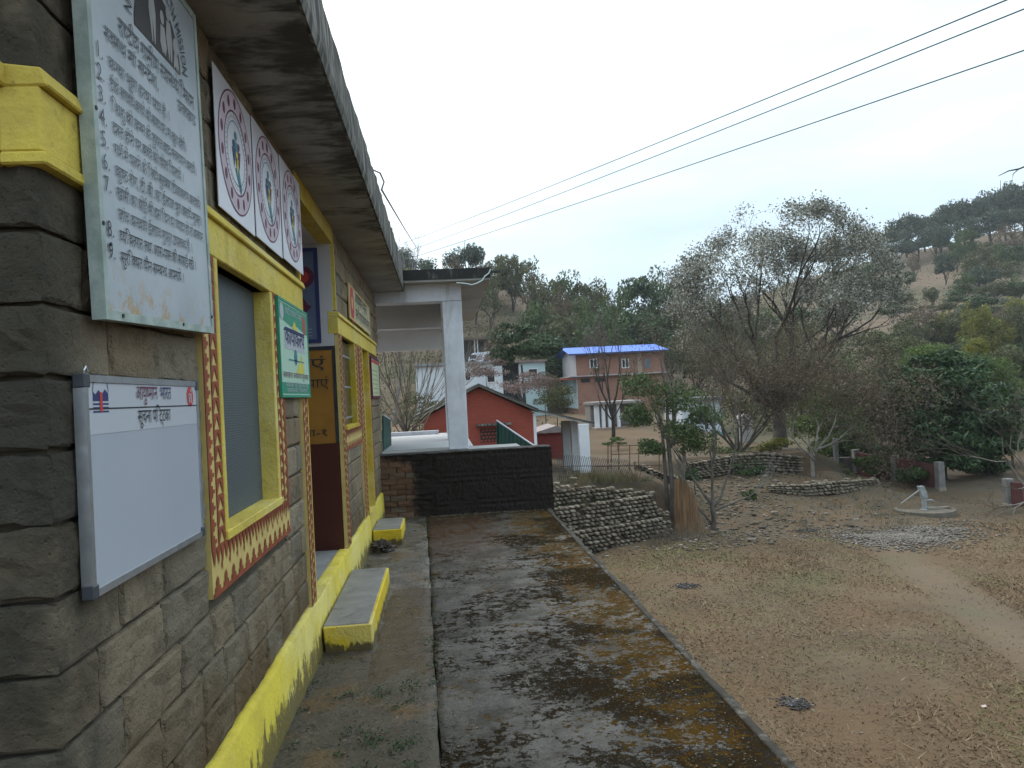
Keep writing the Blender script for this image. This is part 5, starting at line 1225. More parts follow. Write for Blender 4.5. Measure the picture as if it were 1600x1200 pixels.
# undergrowth on the hill
rng = np.random.default_rng(12); n = 60000
y = np.where(rng.random(n) < .35, rng.uniform(58, 92, n), rng.uniform(86, 215, n)); t_ = rng.uniform(-.12, .95, n); x = t_*y
keep = (np.sin(x*.16+1.3)*np.cos(y*.11)+rng.normal(0, .5, n)+np.where((t_ > .50) & (y > 118), -1.1, .45)+np.where((t_ > .42) & (y < 112), .8, 0)-np.where((t_ < .36) & (y < 86), 1.6, 0)) > .1
x, y = x[keep], y[keep]; z = T(x, y)+rng.uniform(.1, 1.3, len(x))
m_ = 7; cx_ = np.repeat(np.stack([x, y, z], 1)[::2], m_, 0); off_ = rng.normal(0, 1, cx_.shape)*np.array([.7, .7, .45])
V, Fa = leaf_quads(cx_+off_, off_, .34, .6, rng)
tag(link('undergrowth', np_mesh('undergrowth', V, Fa, L_OLIVE)), 'olive scrub covering the hillside between the trees', 'scrub', kind='stuff')

# ================================================================== STONE PITCHING, DRY WALLS, RUBBLE
RIV = mat_objrand('river_stone', [(0, (.125,.10,.07)), (.4, (.21,.172,.124)), (.75, (.30,.255,.19)), (1, (.16,.124,.085))], (.09,.07,.048), .9, 5, .5)
RIVI = mat_island('loose_river_stone', [(0, (.085,.066,.047)), (.55, (.145,.115,.083)), (.9, (.21,.175,.135)), (1, (.32,.28,.23))], .9, .4)
DKEARTH = simple('dark_earth_joint', (.075,.056,.036), (.042,.032,.022), 5, .95, .4)
def cobble_mesh(seed):
    bm = bmesh.new(); bmesh.ops.create_icosphere(bm, subdivisions=1, radius=.5); r = random.Random(seed)
    for v in bm.verts:
        c = v.co; m = max(abs(c.x), abs(c.y), abs(c.z)); c *= ((.42+.10*r.random())/m)*.85+.15; c += Vector((r.uniform(-.05, .05), r.uniform(-.05, .05), r.uniform(-.05, .05)))
    me = bpy.data.meshes.new('stone'); bm.to_mesh(me); bm.free(); me.materials.append(RIV); return me
CPOOL = [cobble_mesh(i) for i in range(8)]
CV = [(np.array([v.co[:] for v in m.vertices]), np.array([p.vertices[:] for p in m.polygons])) for m in CPOOL]
def stone_field(name, items, mat, parent=None):
    """items: (x,y,z,sx,sy,sz,rot) joined"""
    VV, FF, b = [], [], 0; r = random.Random(1)
    for (x, y, z, sx, sy, sz, a) in items:
        V, Fa = CV[r.randrange(8)]; c, s = math.cos(a), math.sin(a); W = V*np.array([sx, sy, sz])
        W = np.stack([W[:, 0]*c-W[:, 1]*s+x, W[:, 0]*s+W[:, 1]*c+y, W[:, 2]+z], 1); VV.append(W); FF.append(Fa+b); b += len(V)
    return link(name, np_mesh(name, np.concatenate(VV), np.concatenate(FF), mat), parent)
it = []
for k in range(60):
    q = _debris_rng.random(); it.append((-.80+_debris_rng.gauss(.03, .05), 8.72+_debris_rng.gauss(0, .12), .02+.16*q*q*(1-.4*q), _debris_rng.uniform(.03, .11), _debris_rng.uniform(.02, .07), _debris_rng.uniform(.015, .05), _debris_rng.uniform(0, 3)))
tag(stone_field('debris_heap', it, mat_island('broken_wood_and_rag', [(0, (.03,.024,.02)), (.5, (.07,.05,.04)), (.9, (.12,.095,.08)), (1, (.4,.4,.4))], .9, .5)), 'small heap of dark broken bits leaning on the plinth by the farther step', 'debris')
pit = thing('stone_pitching', 'stepped stone retaining wall in three tiers dropping from the fence to the playground', 'retaining wall', (5, 28, GZ))
inv = Matrix.Translation(-Vector(pit.location)); rs = random.Random(9); allst = []
th = .86
mbk = MB()
for tier in range(3):
    z0_ = GZ-.05+tier*th; xe = (9.0, 8.5, 7.9)[tier]; yb_ = lambda x, tier=tier: 27.3+.42*(x-5.2)+tier*.50
    hr_ = (th-.05, th-.05, .12)[tier]; mbk.hexa([(1.6, yb_(1.6)+.0, z0_-.4), (xe-.1, yb_(xe)+.0, z0_-.4), (xe-.1, yb_(xe)+2.6-.75*tier, z0_-.4), (1.6, yb_(1.6)+3.0-.75*tier, z0_-.4), (1.6, yb_(1.6)+.08, z0_+th-.05), (xe-.3, yb_(xe)+.08, z0_+hr_), (xe-.3, yb_(xe)+2.6-.75*tier, z0_+hr_), (1.6, yb_(1.6)+3.0-.75*tier, z0_+th-.05)])
    nrow = 6; rhh = th/nrow
    for r in range(nrow):
        x = 1.7+rs.random()*.2
        xe_r = xe-r*((.10, .16, .75)[tier])+rs.uniform(-.45, .35)
        while x < xe_r:
            w = rs.uniform(.14, .27)
            rs.random() < .96 and allst.append((x+w/2, yb_(x)+.03+r*.02+rs.uniform(-.05, .05), z0_+(r+.5)*rhh+rs.uniform(-.012, .012), w*.96, .26, rhh*rs.uniform(.75, 1.08), .4+rs.uniform(-.15, .15))); x += w
    for k in range(26):   # stones lying on the ledge
        xx = rs.uniform(1.7, xe-.3)
        if rs.random() < .55 and (tier < 2 or xx < 5): allst.append((xx, yb_(xx)+rs.uniform(.25, .55), z0_+th+.0, rs.uniform(.12, .26), rs.uniform(.12, .26), rs.uniform(.08, .15), rs.uniform(0, 3)))
q = mbk.build('earth_core', DKEARTH); q.parent = pit; q.matrix_parent_inverse = inv
vis = [s for s in allst if s[0] > 3.6]; rest_ = [s for s in allst if s[0] <= 3.6]
vis.sort(key=lambda s: -s[3]*s[5])
for s in vis[:295]:
    o = link('stone', rs.choice(CPOOL), pit); o.matrix_parent_inverse = inv; o.location = s[:3]; o.scale = s[3:6]; o.rotation_euler = (0, 0, s[6])
q = stone_field('small_stones', vis[295:]+rest_, RIVI, None); q.parent = pit; q.matrix_parent_inverse = inv; tag(q, kind='stuff')
def drywall(label, pts, hts, seed, rows_, thick=.4, smin=.14, smax=.32):
    r = thing('dry_stone_wall', label, 'wall', tuple(pts[0])); inv_ = Matrix.Translation(-Vector(r.location)); rs = random.Random(seed); it = []
    mb = MB()
    for (p, q_), (h0, h1) in zip(zip(pts[:-1], pts[1:]), zip(hts[:-1], hts[1:])):
        p, q_ = np.array(p), np.array(q_); L = np.linalg.norm((q_-p)[:2]); t = (q_-p)/L; nrm = np.array([t[1], -t[0], 0]); nrm /= np.linalg.norm(nrm)
        up = np.array([0, 0, 1.])
        a0, a1 = p+nrm*-.05, q_+nrm*-.05; b0, b1 = p-nrm*thick, q_-nrm*thick
        mb.hexa([a0-up*.4, a1-up*.4, b1-up*.4, b0-up*.4, a0+up*(h0-.05), a1+up*(h1-.05), b1+up*(h1-.05), b0+up*(h0-.05)])
        for k in range(rows_):
            s = 0
            while s < L:
                w = rs.uniform(smin, smax); f = min(1, (s+w/2)/L); hh = h0+(h1-h0)*f; c = p+(q_-p)*f+up*(hh*(k+.5)/rows_)+nrm*rs.uniform(-.05, .05)
                it.append((*c, w*.98, .28, hh/rows_*rs.uniform(.8, 1.15), math.atan2(t[1], t[0])+rs.uniform(-.15, .15))); s += w
        for k in range(int(L*3)):
            f = rs.random(); c = p+(q_-p)*f+up*(h0+(h1-h0)*f)-nrm*rs.uniform(0, thick); it.append((*c, rs.uniform(.12, .3), rs.uniform(.12, .3), rs.uniform(.08, .18), rs.uniform(0, 3)))
    q = mb.build('earth_core', DKEARTH); q.parent = r; q.matrix_parent_inverse = inv_
    it.sort(key=lambda s: -s[3]*s[5]); big = it[:120]
    for s in big:
        o = link('stone', rs.choice(CPOOL), r); o.matrix_parent_inverse = inv_; o.location = s[:3]; o.scale = s[3:6]; o.rotation_euler = (0, 0, s[6])
    if it[120:]:
        q = stone_field('small_stones', it[120:], RIVI); q.parent = r; q.matrix_parent_inverse = inv_; tag(q, kind='stuff')
def gp(u, Y, dz=0):
    x = at(u, 600, Y)[0]; return np.array([x, Y, Tz(x, Y)+dz])
drywall('rough dry stone terrace wall below the tall spreading tree', [gp(1062, 37.4), gp(1140, 37.3), gp(1190, 37.2), gp(1243, 37.0)], [.75, 1.0, 1.1, .95], 3, 7)
drywall('low stone edging of the earth mound left of the hand pump', [gp(1190, 33.6), gp(1250, 32.9), gp(1310, 32.9), gp(1362, 33.6)], [.30, .55, .60, .30], 4, 4)
drywall('broken line of terrace stones behind the leaning rod fence', [gp(985, 34.2), gp(1030, 34.0), gp(1066, 34.0)], [.35, .4, .4], 5, 3)
# loose rubble on the slope
rs = random.Random(31); it = []
for k in range(1300):
    u = rs.gauss(1120, 75) if k % 3 else rs.uniform(930, 1400); Y = rs.uniform(26.2, 36.8)
    if u < 1030 and Y > 27.4+.0*u: continue
    x, _, z = gp(u, Y); s = rs.uniform(.04, .12)*(1.8 if rs.random() < .1 else 1)
    it.append((x, Y, z+s*.2, s*rs.uniform(1, 1.7), s*rs.uniform(1, 1.5), s*.8, rs.uniform(0, 3)))
tag(stone_field('rubble', it, RIVI), 'loose stones strewn over the earth slope', 'stones', kind='stuff')
it = []
for k in range(160):
    x, y = rs.uniform(3, 24), rs.uniform(9, 27); s = rs.uniform(.02, .06); it.append((x, y, Tz(x, y)+s*.2, s*1.5, s*1.2, s*.7, rs.uniform(0, 3)))
tag(stone_field('pebbles', it, RIVI), 'small pale stones scattered over the playground', 'stones', kind='stuff')
# gravel patch
it = []; gc = (16.4, 26.0)
for k in range(4600):
    a = rs.uniform(0, 6.283); q = min(1.5, abs(rs.gauss(0, .62)))*(1+.15*math.sin(3*a+1)); x, y = gc[0]+2.35*q*math.cos(a), gc[1]+1.55*q*math.sin(a); s = rs.uniform(.03, .075)
    it.append((x, y, Tz(x, y)+.03+.10*max(0, 1-q)*rs.random(), s*1.4, s*1.3, s, rs.uniform(0, 3)))
GRAV = mat_island('grey_gravel', [(0, (.11,.095,.078)), (.5, (.17,.147,.122)), (1, (.24,.21,.18))], .9, .3)
tag(stone_field('gravel', it, GRAV), 'patch of grey gravel spread before the hand pump', 'gravel', kind='stuff')
# ash heaps
for (x, y, s, lab) in ((*onz(1240, 1098, GZ)[:2], .36, 'black burnt patch of rubbish nearest the pavement edge'), (*onz(1072, 917, GZ)[:2], .45, 'dark scrap of rubbish on the grass beyond the kerb'), (*onz(1262, 830, GZ)[:2], .7, 'grey ash heap left of the gravel patch')):
    it = [(x+rs.gauss(0, s*.4), y+rs.gauss(0, s*.35), Tz(x, y)+.02, *(rs.uniform(.02, .07) for _ in range(2)), rs.uniform(.012, .04), rs.uniform(0, 3)) for k in range(190)]
    o = stone_field('ash_heap', it, mat_island('ash_and_char', [(0, (.02,.019,.018)), (.6, (.05,.046,.045)), (.93, (.10,.09,.085)), (1, (.35,.35,.35))], .9)); tag(o, lab, 'ash heap')

# ================================================================== TREE STUMP
Ys = 29.0; sb = gp(1058, Ys, -.1); tz = at(1068, 752, Ys)[2]
st_ = thing('tree_stump', 'tall broken tree stump of orange brown bare wood beside the stone retaining wall', 'tree stump', tuple(sb))
mb = MB(); n = 26; rs = random.Random(2); Hs = tz-sb[2]
prof = [(0, .50), (.12, .41), (.3, .36), (.6, .34), (.85, .33), (1, .31)]
ph = [rs.uniform(.85, 1.15) for _ in range(n)]; topj = [rs.uniform(-.10, .12) for _ in range(n)]
for j, (f, r) in enumerate(prof):
    for k in range(n):
        a = k*2*math.pi/n; lean = (.34*(1-f))
        hz = f*Hs*(1-.0)+(topj[k] if j == 5 else 0)
        if math.cos(a) > .3 and j >= 4: hz -= .35*math.cos(a)*(1 if j == 5 else .5)
        mb.v.append((r*ph[k]*math.cos(a)+lean*math.cos(a)*.6+.12*(1-f), r*ph[k]*math.sin(a), hz))
for j in range(len(prof)-1):
    for k in range(n): mb.f.append((j*n+k, j*n+(k+1) % n, (j+1)*n+(k+1) % n, (j+1)*n+k))
mb.f.append(tuple((len(prof)-1)*n+k for k in range(n)))
def _stump():
    t = NT('weathered_heartwood'); g = t.noise(14, 7, .65, stretch=(1, 1, .08)); c = t.ramp(g, [(.3, (.045,.026,.015)), (.5, (.14,.076,.034)), (.7, (.22,.135,.066))]); t.bump(g, .9, .05); return t.done(c, .85)
q = mb.build('wood', _stump(), st_)
# dry brush around the stump
rng = np.random.default_rng(8); segs = []
for k in range(420):
    u = rng.uniform(1005, 1085); Y = rng.uniform(27.2, 29.6); p = gp(u, Y); d = np.array([rng.normal(0, .5), rng.normal(0, .3), rng.uniform(.2, 1)]); L = rng.uniform(.25, .75)
    segs.append((p, p+d*L, .010, .004))
tag(link('dry_brush', tubes_np(segs, TWIGR, 'dry_brush', 3)), 'tangle of dry reddish brush between the stepped wall and the stump', 'brush', kind='stuff')

# ================================================================== FENCES
RUST = simple('rusty_iron', (.14,.06,.035), (.09,.04,.03), 6, .9, .2)
IRON = simple('dark_iron', (.07,.06,.055), (.045,.04,.036), 6, .8, .2)
f0, f1 = gp(867, 29.3), gp(985, 30.6)
fe = thing('rod_fence', 'leaning fence of thin iron rods along the top of the stepped stone wall', 'fence', tuple(f0)); inv = Matrix.Translation(-Vector(f0))
rs = random.Random(6); n = 40
for k in range(n):
    f = k/(n-1); p = f0+(f1-f0)*f; L = 1.05*(1-.25*f); lean = np.array([-.30*f-.06, .0, 0])
    q = MB().tube([p-np.array([0, 0, .2]), p+lean*L+np.array([0, 0, L*rs.uniform(.95, 1.03)])], .011, 4).build('rod', IRON); q.parent = fe; q.matrix_parent_inverse = inv
for zf in (.12, .55): 
    q = MB().tube([f0+np.array([0, .02, zf]), f1+np.array([-.1*zf, .02, zf])], .014, 4).build('rail', IRON); q.parent = fe; q.matrix_parent_inverse = inv
Yf = 34.0
ff = thing('frame_fence', 'open rusty iron frame standing on the terrace beside the white gate pillars', 'fence', tuple(at(990, 730, Yf))); inv = Matrix.Translation(-Vector(ff.location))
for u in (950, 955, 967, 984, 998, 1030): q = MB().tube([at(u, 734, Yf), at(u, 695, Yf)], .022, 5).build('post', RUST); q.parent = ff; q.matrix_parent_inverse = inv
for (v, a, b) in ((697, 948, 1032), (710, 955, 1030), (729, 930, 1035)): q = MB().tube([at(a, v, Yf), at(b, v-2, Yf)], .018, 5).build('rail', RUST); q.parent = ff; q.matrix_parent_inverse = inv

# ================================================================== RED HOUSE
Yr = 31.5
def rp(u, v, Y=Yr): return at(u, v, Y)
redm = mat_brickwork('red_painted_brick', (.34,.070,.042), (.29,.058,.036), (.20,.05,.036))
rx0, rx1 = rp(663, 680)[0], rp(838, 680)[0]; rap = rp(745, 602); ze = rp(838, 645)[2]; zl_ = ze; zg = -1.7
apx = (rx0+rx1)/2
rh = thing('red_brick_house', 'small red painted brick house with a gable and a long lean-to porch roof', 'house', (apx, Yr, zg)); inv = Matrix.Translation(-Vector(rh.location))
def R_(mb, n, m, root=None, **k):
    o = mb.build(n, m, **k); o.parent = root or rh; o.matrix_parent_inverse = Matrix.Translation(-Vector((root or rh).location)); return o
mb = MB(); mb.prism([(rx0, Yr, zg), (rx1, Yr, zg), (rx1, Yr, ze), (apx, Yr, rap[2]-.10), (rx0, Yr, ze)], (0, 7, 0)); R_(mb, 'wall', redm)
ROOFG = simple('weathered_roof_sheet', (.10,.095,.085), (.05,.05,.045), 3, .85, .3)
p_end = rp(927, 662); pr = rp(840, 641)
mb = MB()
th_ = .09
def slabroof(mb, a, b, y0, y1, t=.07):
    mb.hexa([(a[0], y0, a[1]), (b[0], y0, b[1]), (b[0], y1, b[1]), (a[0], y1, a[1]), (a[0], y0, a[1]+t), (b[0], y0, b[1]+t), (b[0], y1, b[1]+t), (a[0], y1, a[1]+t)])
lend = rp(643, 655)
slabroof(mb, (lend[0], lend[2]), (apx, rap[2]), Yr-.35, Yr+7.3); slabroof(mb, (apx, rap[2]), (pr[0], pr[2]), Yr-.35, Yr+7.3)
slabroof(mb, (pr[0]-.05, pr[2]-.02), (p_end[0], p_end[2]), Yr-.3, Yr+6.5)
rf = R_(mb, 'roof', ROOFG)
mb = MB(); 
for (a, b) in (((lend[0]+.1, lend[2]-.05), (apx, rap[2]-.06)), ((apx, rap[2]-.06), (pr[0], pr[2]-.06)), ((pr[0], pr[2]-.08), (p_end[0]-.1, p_end[2]-.06))): slabroof(mb, a, b, Yr-.30, Yr-.24, .06)
R_(mb, 'barge_board', simple('grey_timber', (.30,.28,.25), (.2,.19,.17), 5, .9, .2))
mb = MB(); mb.box(rx1-.10, rx1+.02, Yr-.015, Yr+.1, zg, ze-.02); R_(mb, 'corner_strip', WHITE)
wa, wb_ = rp(744, 664), rp(798, 664)
mb = MB(); mb.box(wa[0], wb_[0], Yr-.32, Yr-.001, wa[2]-.05, wa[2]+.03); R_(mb, 'sunshade', FASCIA)
w1, w2 = rp(750, 670), rp(779, 690)
wn_ = MB().box(w1[0], w2[0], Yr-.004, Yr+.05, w2[2], w1[2]); jal = R_(wn_, 'window', simple('dark_opening', (.03,.02,.02), (.05,.03,.028), 4, .9, 0))
k = 0
for r in range(4):
    for c in range(5):
        x = w1[0]+(w2[0]-w1[0])*(c+.1+.4*(r % 2))/5; z = w2[2]+(w1[2]-w2[2])*(r+.2)/4
        if x+.09 < w2[0]:
            o = R_(MB().box(x, x+.10, Yr-.03, Yr-.005, z, z+.07), 'brick', redm); o.parent = jal; o.matrix_parent_inverse = Matrix.Identity(4)
# porch post wall planes and gate pillars
gpz = rp(910, 745, 31.0)[2]
for (u0, u1, vt, Y, lab) in ((880, 893, 655, 33.6, 'grey plastered porch pillar nearest the red house'), (894, 905, 655, 32.2, 'middle grey plastered porch pillar under the lean-to roof'), (906, 922, 660, 31.0, 'front white pillar under the end of the lean-to roof')):
    a, b = at(u0, 700, Y)[0], at(u1, 700, Y)[0]; top = at(u0, vt+3, Y)[2]
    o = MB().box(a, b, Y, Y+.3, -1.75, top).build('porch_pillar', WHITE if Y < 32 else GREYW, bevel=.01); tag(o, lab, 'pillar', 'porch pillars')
# small red shed
Ysd = 40
sh = thing('red_shed', 'low red brick outbuilding behind the porch pillars', 'shed', tuple(at(860, 710, Ysd))); 
a, b = at(840, 700, Ysd)[0], at(892, 700, Ysd)[0]; zt = at(860, 676, Ysd)[2]; zb3 = at(860, 720, Ysd)[2]-1
R_(MB().box(a, b, Ysd, Ysd+3, zb3, zt), 'wall', mat_brickwork('old_red_brick', (.25,.045,.035), (.20,.035,.028), (.13,.04,.035)), sh)
mb = MB(); c = at(868, 665, Ysd); mb.prism([(a-.15, Ysd-.2, zt), (b+.15, Ysd-.2, zt), (b+.15, Ysd-.2, zt+.05), (c[0], Ysd-.2, c[2]), (a-.15, Ysd-.2, zt+.05)], (0, 3.4, 0)); R_(mb, 'roof', simple('pinkish_slab', (.33,.27,.26), (.22,.18,.17), 3, .9, .2), sh)
R_(MB().box(at(849, 690, Ysd)[0], at(854, 690, Ysd)[0], Ysd-.1, Ysd-.001, at(850, 677, Ysd)[2], at(850, 671, Ysd)[2]), 'lamp_box', WHITE, sh)

# ================================================================== FAR HOUSES
def opening(root, x0, x1, Y, z0, z1, framed=True, shutters=False):
    dk = R_(MB().box(x0, x1, Y-.02, Y+.02, z0, z1), 'window', DKGREY, root)
    if framed:
        t = .09; mb = MB()
        for (a, b, c, d_) in ((x0-t, x0, z0-t, z1+t), (x1, x1+t, z0-t, z1+t), (x0, x1, z1, z1+t), (x0, x1, z0-t, z0)): mb.box(a, b, Y-.08, Y+.0, c, d_)
        if shutters: mb.box((x0+x1)/2-.05, (x0+x1)/2+.05, Y-.08, Y+.0, z0, z1)
        o = mb.build('frame', WHITE); o.parent = dk
    return dk
# blue roofed brick house
Yh = 80.0
X = lambda u, Y=Yh: at(u, 600, Y)[0]
Zv = lambda u, v, Y=Yh: at(u, v, Y)[2]
hx0, hx1 = X(902), X(1041); 
bh_ = thing('blue_roof_house', 'two storey unplastered brick house under a bright blue sheet roof', 'house', (hx0, Yh, -1)); dep = 9.0
brk = mat_brickwork('raw_brick', (.34,.155,.105), (.28,.125,.085), (.24,.17,.13), .23, .08)
zfl = Zv(905, 589); zea = Zv(905, 553); zgr = Zv(905, 640)
R_(MB().box(hx0, hx1, Yh, Yh+dep, zfl+.12, zea), 'upper_wall', brk, bh_); R_(MB().box(hx0, hx1, Yh, Yh+dep, zgr-1.0, zfl-.0), 'lower_wall', brk, bh_)
R_(MB().box(hx0-.05, hx0-.002, Yh+.02, Yh+dep-.02, zfl+.13, zea-.01), 'side_plaster', simple('grey_render', (.40,.39,.40), (.34,.33,.34), .5, .9, .1), bh_)
R_(MB().box(hx0-.05, hx0-.002, Yh+.02, Yh+dep-.02, zgr+.1, zfl-.01), 'side_plaster', simple('pale_teal_render', (.50,.60,.60), (.42,.52,.53), .5, .9, .1), bh_)
R_(MB().box(hx0-.9, hx1+.3, Yh-.55, Yh+dep+.2, zfl, zfl+.12), 'floor_slab', simple('pale_slab', (.42,.38,.37), (.30,.27,.26), .6, .9, .1), bh_)
BLUE = simple('blue_roof_sheet', (.035,.15,.58), (.03,.13,.52), .4, .45, .0)
rzr = Zv(880, 540, Yh+4.5)-.3
mb = MB(); nn = 60; xa, xb = hx0-.9, X(1045); 
for i in range(nn):
    a, b = xa+(xb-xa)*i/nn, xa+(xb-xa)*(i+1)/nn; o1, o2 = (.02 if i % 2 else 0), (0 if i % 2 else .02)
    mb.poly([(a, Yh-.8, zea-.02+o1), (b, Yh-.8, zea-.02+o2), (b, Yh+4.5, rzr+o2), (a, Yh+4.5, rzr+o1)]); mb.poly([(a, Yh+4.5, rzr+o1), (b, Yh+4.5, rzr+o2), (b, Yh+dep+.8, zea+o2), (a, Yh+dep+.8, zea+o1)])
rfb = R_(mb, 'roof', BLUE, bh_)
R_(MB().box(xa, xb, Yh-.84, Yh-.80, zea-.16, zea+.0), 'fascia', simple('navy_fascia', (.03,.06,.16), (.03,.05,.13), 1, .6, 0), bh_)
mb = MB(); mb.prism([(hx0-.03, Yh+.01, zea), (hx0-.03, Yh+dep-.01, zea), (hx0-.03, Yh+4.5, rzr-.1)], (.2, 0, 0)); R_(mb, 'gable', simple('grey_gable', (.30,.29,.29), (.24,.23,.23), 1, .9, .1), bh_)
for (u0, u1) in ((924, 934), (974, 983)): opening(bh_, X(u0), X(u1), Yh, Zv(u0, 574), Zv(u0, 562), True, True)
for (u0, u1, v0, v1) in ((908, 922, 598, 592), (930, 945, 597, 591)): opening(bh_, X(u0), X(u1), Yh, Zv(u0, v0), Zv(u0, v1), False)
R_(MB().box(X(998), X(1004), Yh-.06, Yh-.001, zfl+.13, zea-.01), 'pilaster', simple('plaster_strip', (.34,.27,.2), (.3,.24,.18), 1, .9, .1), bh_)
R_(MB().box(X(1009), X(1018), Yh-.05, Yh-.002, Zv(1010, 575), Zv(1010, 560)), 'window', simple('glass_bluish', (.16,.19,.22), (.1,.12,.14), 2, .3, 0), bh_)
R_(MB().box(hx0-2.2, hx0-.06, Yh-.2, Yh+2.5, zfl-.25, zfl-.12), 'canopy', simple('red_tin', (.42,.10,.08), (.34,.09,.07), 1, .7, .1), bh_)
R_(MB().box(hx0-.2, hx0+1.8, Yh-.4, Yh+1.0, zgr-2.0, zgr-.9), 'base', simple('pinkish_base', (.38,.30,.27), (.28,.21,.19), 1, .9, .2), bh_)
# pale blue house
Yt = 84.0
th2 = thing('pale_blue_house', 'pale blue house with a dark square window behind the dense dark tree', 'house', (X(830, Yt), Yt, -1)); PBL = simple('pale_blue_render', (.50,.62,.62), (.42,.54,.55), .4, .85, .1)
z1_, z2_ = Zv(830, 618, Yt), Zv(830, 566, Yt)
R_(MB().box(X(815, Yt), X(853, Yt), Yt, Yt+6, z1_-2.5, z2_), 'wall', PBL, th2); R_(MB().box(X(783, Yt), X(815, Yt)-.002, Yt+1.2, Yt+6, z1_-2, z2_), 'recessed_wall', DKGREY, th2)
R_(MB().box(X(812, Yt), X(815, Yt)-.005, Yt+.1, Yt+.4, z1_, z2_-.05), 'post', WHITE, th2); R_(MB().box(X(783, Yt)-.2, X(856, Yt), Yt-.4, Yt+6.2, z2_+.003, z2_+.25), 'roof', simple('rusty_roof', (.24,.17,.15), (.17,.12,.11), 1, .9, .1), th2)
R_(MB().box(X(813, Yt), X(855, Yt), Yt-.25, Yt-.001, Zv(830, 601, Yt), Zv(830, 598, Yt)), 'ledge', simple('red_ledge', (.34,.12,.11), (.28,.1,.09), 1, .8, 0), th2)
opening(th2, X(827, Yt), X(840, Yt), Yt, Zv(830, 588, Yt), Zv(830, 577, Yt), True)
# white house at the left
Yw = 78.0
wh = thing('white_house', 'whitewashed low house behind the red brick gable', 'house', (X(755, Yw), Yw, -1)); z1_, z2_ = Zv(755, 606, Yw), Zv(755, 568, Yw)
R_(MB().box(X(650, Yw), X(786, Yw), Yw, Yw+6, z1_-3, z2_), 'wall', simple('whitewash', (.66,.68,.70), (.56,.58,.61), .5, .85, .1), wh)
R_(MB().box(X(648, Yw), X(788, Yw), Yw-.4, Yw+6.3, z2_+.003, z2_+.22), 'roof', simple('grey_slab', (.30,.31,.33), (.22,.23,.25), .8, .9, .1), wh)
for (u0, u1, v0, v1) in ((728, 735, 594, 583), (762, 773, 597, 581)): opening(wh, X(u0, Yw), X(u1, Yw), Yw, Zv(u0, v0, Yw), Zv(u0, v1, Yw), True)
tk = thing('covered_van', 'white covered van parked above the whitewashed house', 'van', (X(752, 88), 88, z2_+.3)); ya_ = 88
mb = MB(); a, b = X(734, ya_), X(768, ya_); zt0, zt1 = Zv(750, 566, ya_), Zv(750, 550, ya_)
mb.prism([(a, ya_, zt0), (b, ya_, zt0), (b, ya_, zt1), (a+.5, ya_, zt1-.1), (a+.1, ya_, zt1-.5)], (0, 2, 0)); R_(mb, 'body', simple('white_van_paint', (.62,.64,.70), (.55,.57,.62), 1, .4, 0), tk, bevel=.06)
for x in (a+.5, b-.5): 
    w_m = MB(); w_m.tube([(x, ya_-.03, zt0), (x, ya_+.2, zt0)], .34, 14); R_(w_m, 'wheel', BLACK, tk)
R_(MB().box(a+.15, a+.9, ya_-.012, ya_-.002, zt1-.75, zt1-.3), 'window', simple('van_glass', (.05,.06,.07), (.04,.05,.06), 1, .2, 0), tk)
# dark house above
Yu = 100.0
uh = thing('hillside_house', 'dark open fronted house with white posts on the bank above the van', 'house', (X(750, Yu), Yu, 5)); z1_, z2_ = Zv(750, 556, Yu), Zv(750, 531, Yu)
R_(MB().box(X(705, Yu), X(778, Yu), Yu+1.5, Yu+5, z1_-2, z2_), 'wall', simple('dark_house_wall', (.05,.055,.075), (.04,.04,.055), 1, .9, 0), uh); R_(MB().box(X(700, Yu), X(784, Yu), Yu-.5, Yu+5.5, z2_+.003, z2_+.3), 'roof', simple('brown_tin', (.16,.11,.10), (.11,.08,.075), 1, .9, .1), uh)
for u in (744, 748.5, 722): R_(MB().box(X(u, Yu), X(u+1.5, Yu), Yu, Yu+.2, z1_-1, z2_), 'post', WHITE, uh)
R_(MB().box(X(760, Yu), X(778, Yu), Yu+1.3, Yu+1.498, z1_, z2_-.1), 'front_wall', simple('dull_pink_wall', (.25,.14,.13), (.2,.11,.1), 1, .9, .1), uh); opening(uh, X(765, Yu), X(772, Yu), Yu+1.28, Zv(766, 548, Yu), Zv(766, 538, Yu), False)
# white columned porch building in front of the blue roof house
Yp_ = 62.0
wp = thing('columned_porch', 'small white porch building with dark doorways below the brick house', 'building', (X(945, Yp_), Yp_, -2)); z1_, z2_ = Zv(945, 668, Yp_), Zv(945, 632, Yp_)
R_(MB().box(X(926, Yp_), X(1000, Yp_), Yp_+1.6, Yp_+4, z1_-1.5, z2_), 'wall', simple('dim_plaster', (.26,.23,.21), (.2,.18,.16), 1, .9, .1), wp); R_(MB().box(X(924, Yp_), X(1003, Yp_), Yp_-.3, Yp_+4.2, z2_+.003, z2_+.22), 'roof', simple('dusty_slab', (.30,.26,.24), (.22,.19,.18), 1, .9, .1), wp)
for (u0, u1) in ((927, 934), (938, 943), (962, 966.5), (948, 953)): R_(MB().box(X(u0, Yp_), X(u1, Yp_), Yp_, Yp_+.3, z1_, z2_), 'column', WHITE, wp)
R_(MB().box(X(925, Yp_), X(1002, Yp_), Yp_-.4, Yp_+1.6, z1_-1.2, z1_), 'floor', simple('pink_cement', (.40,.27,.23), (.32,.22,.19), 1, .9, .1), wp)
opening(wp, X(944, Yp_), X(947, Yp_), Yp_+1.58, z1_, z2_-.5, False)
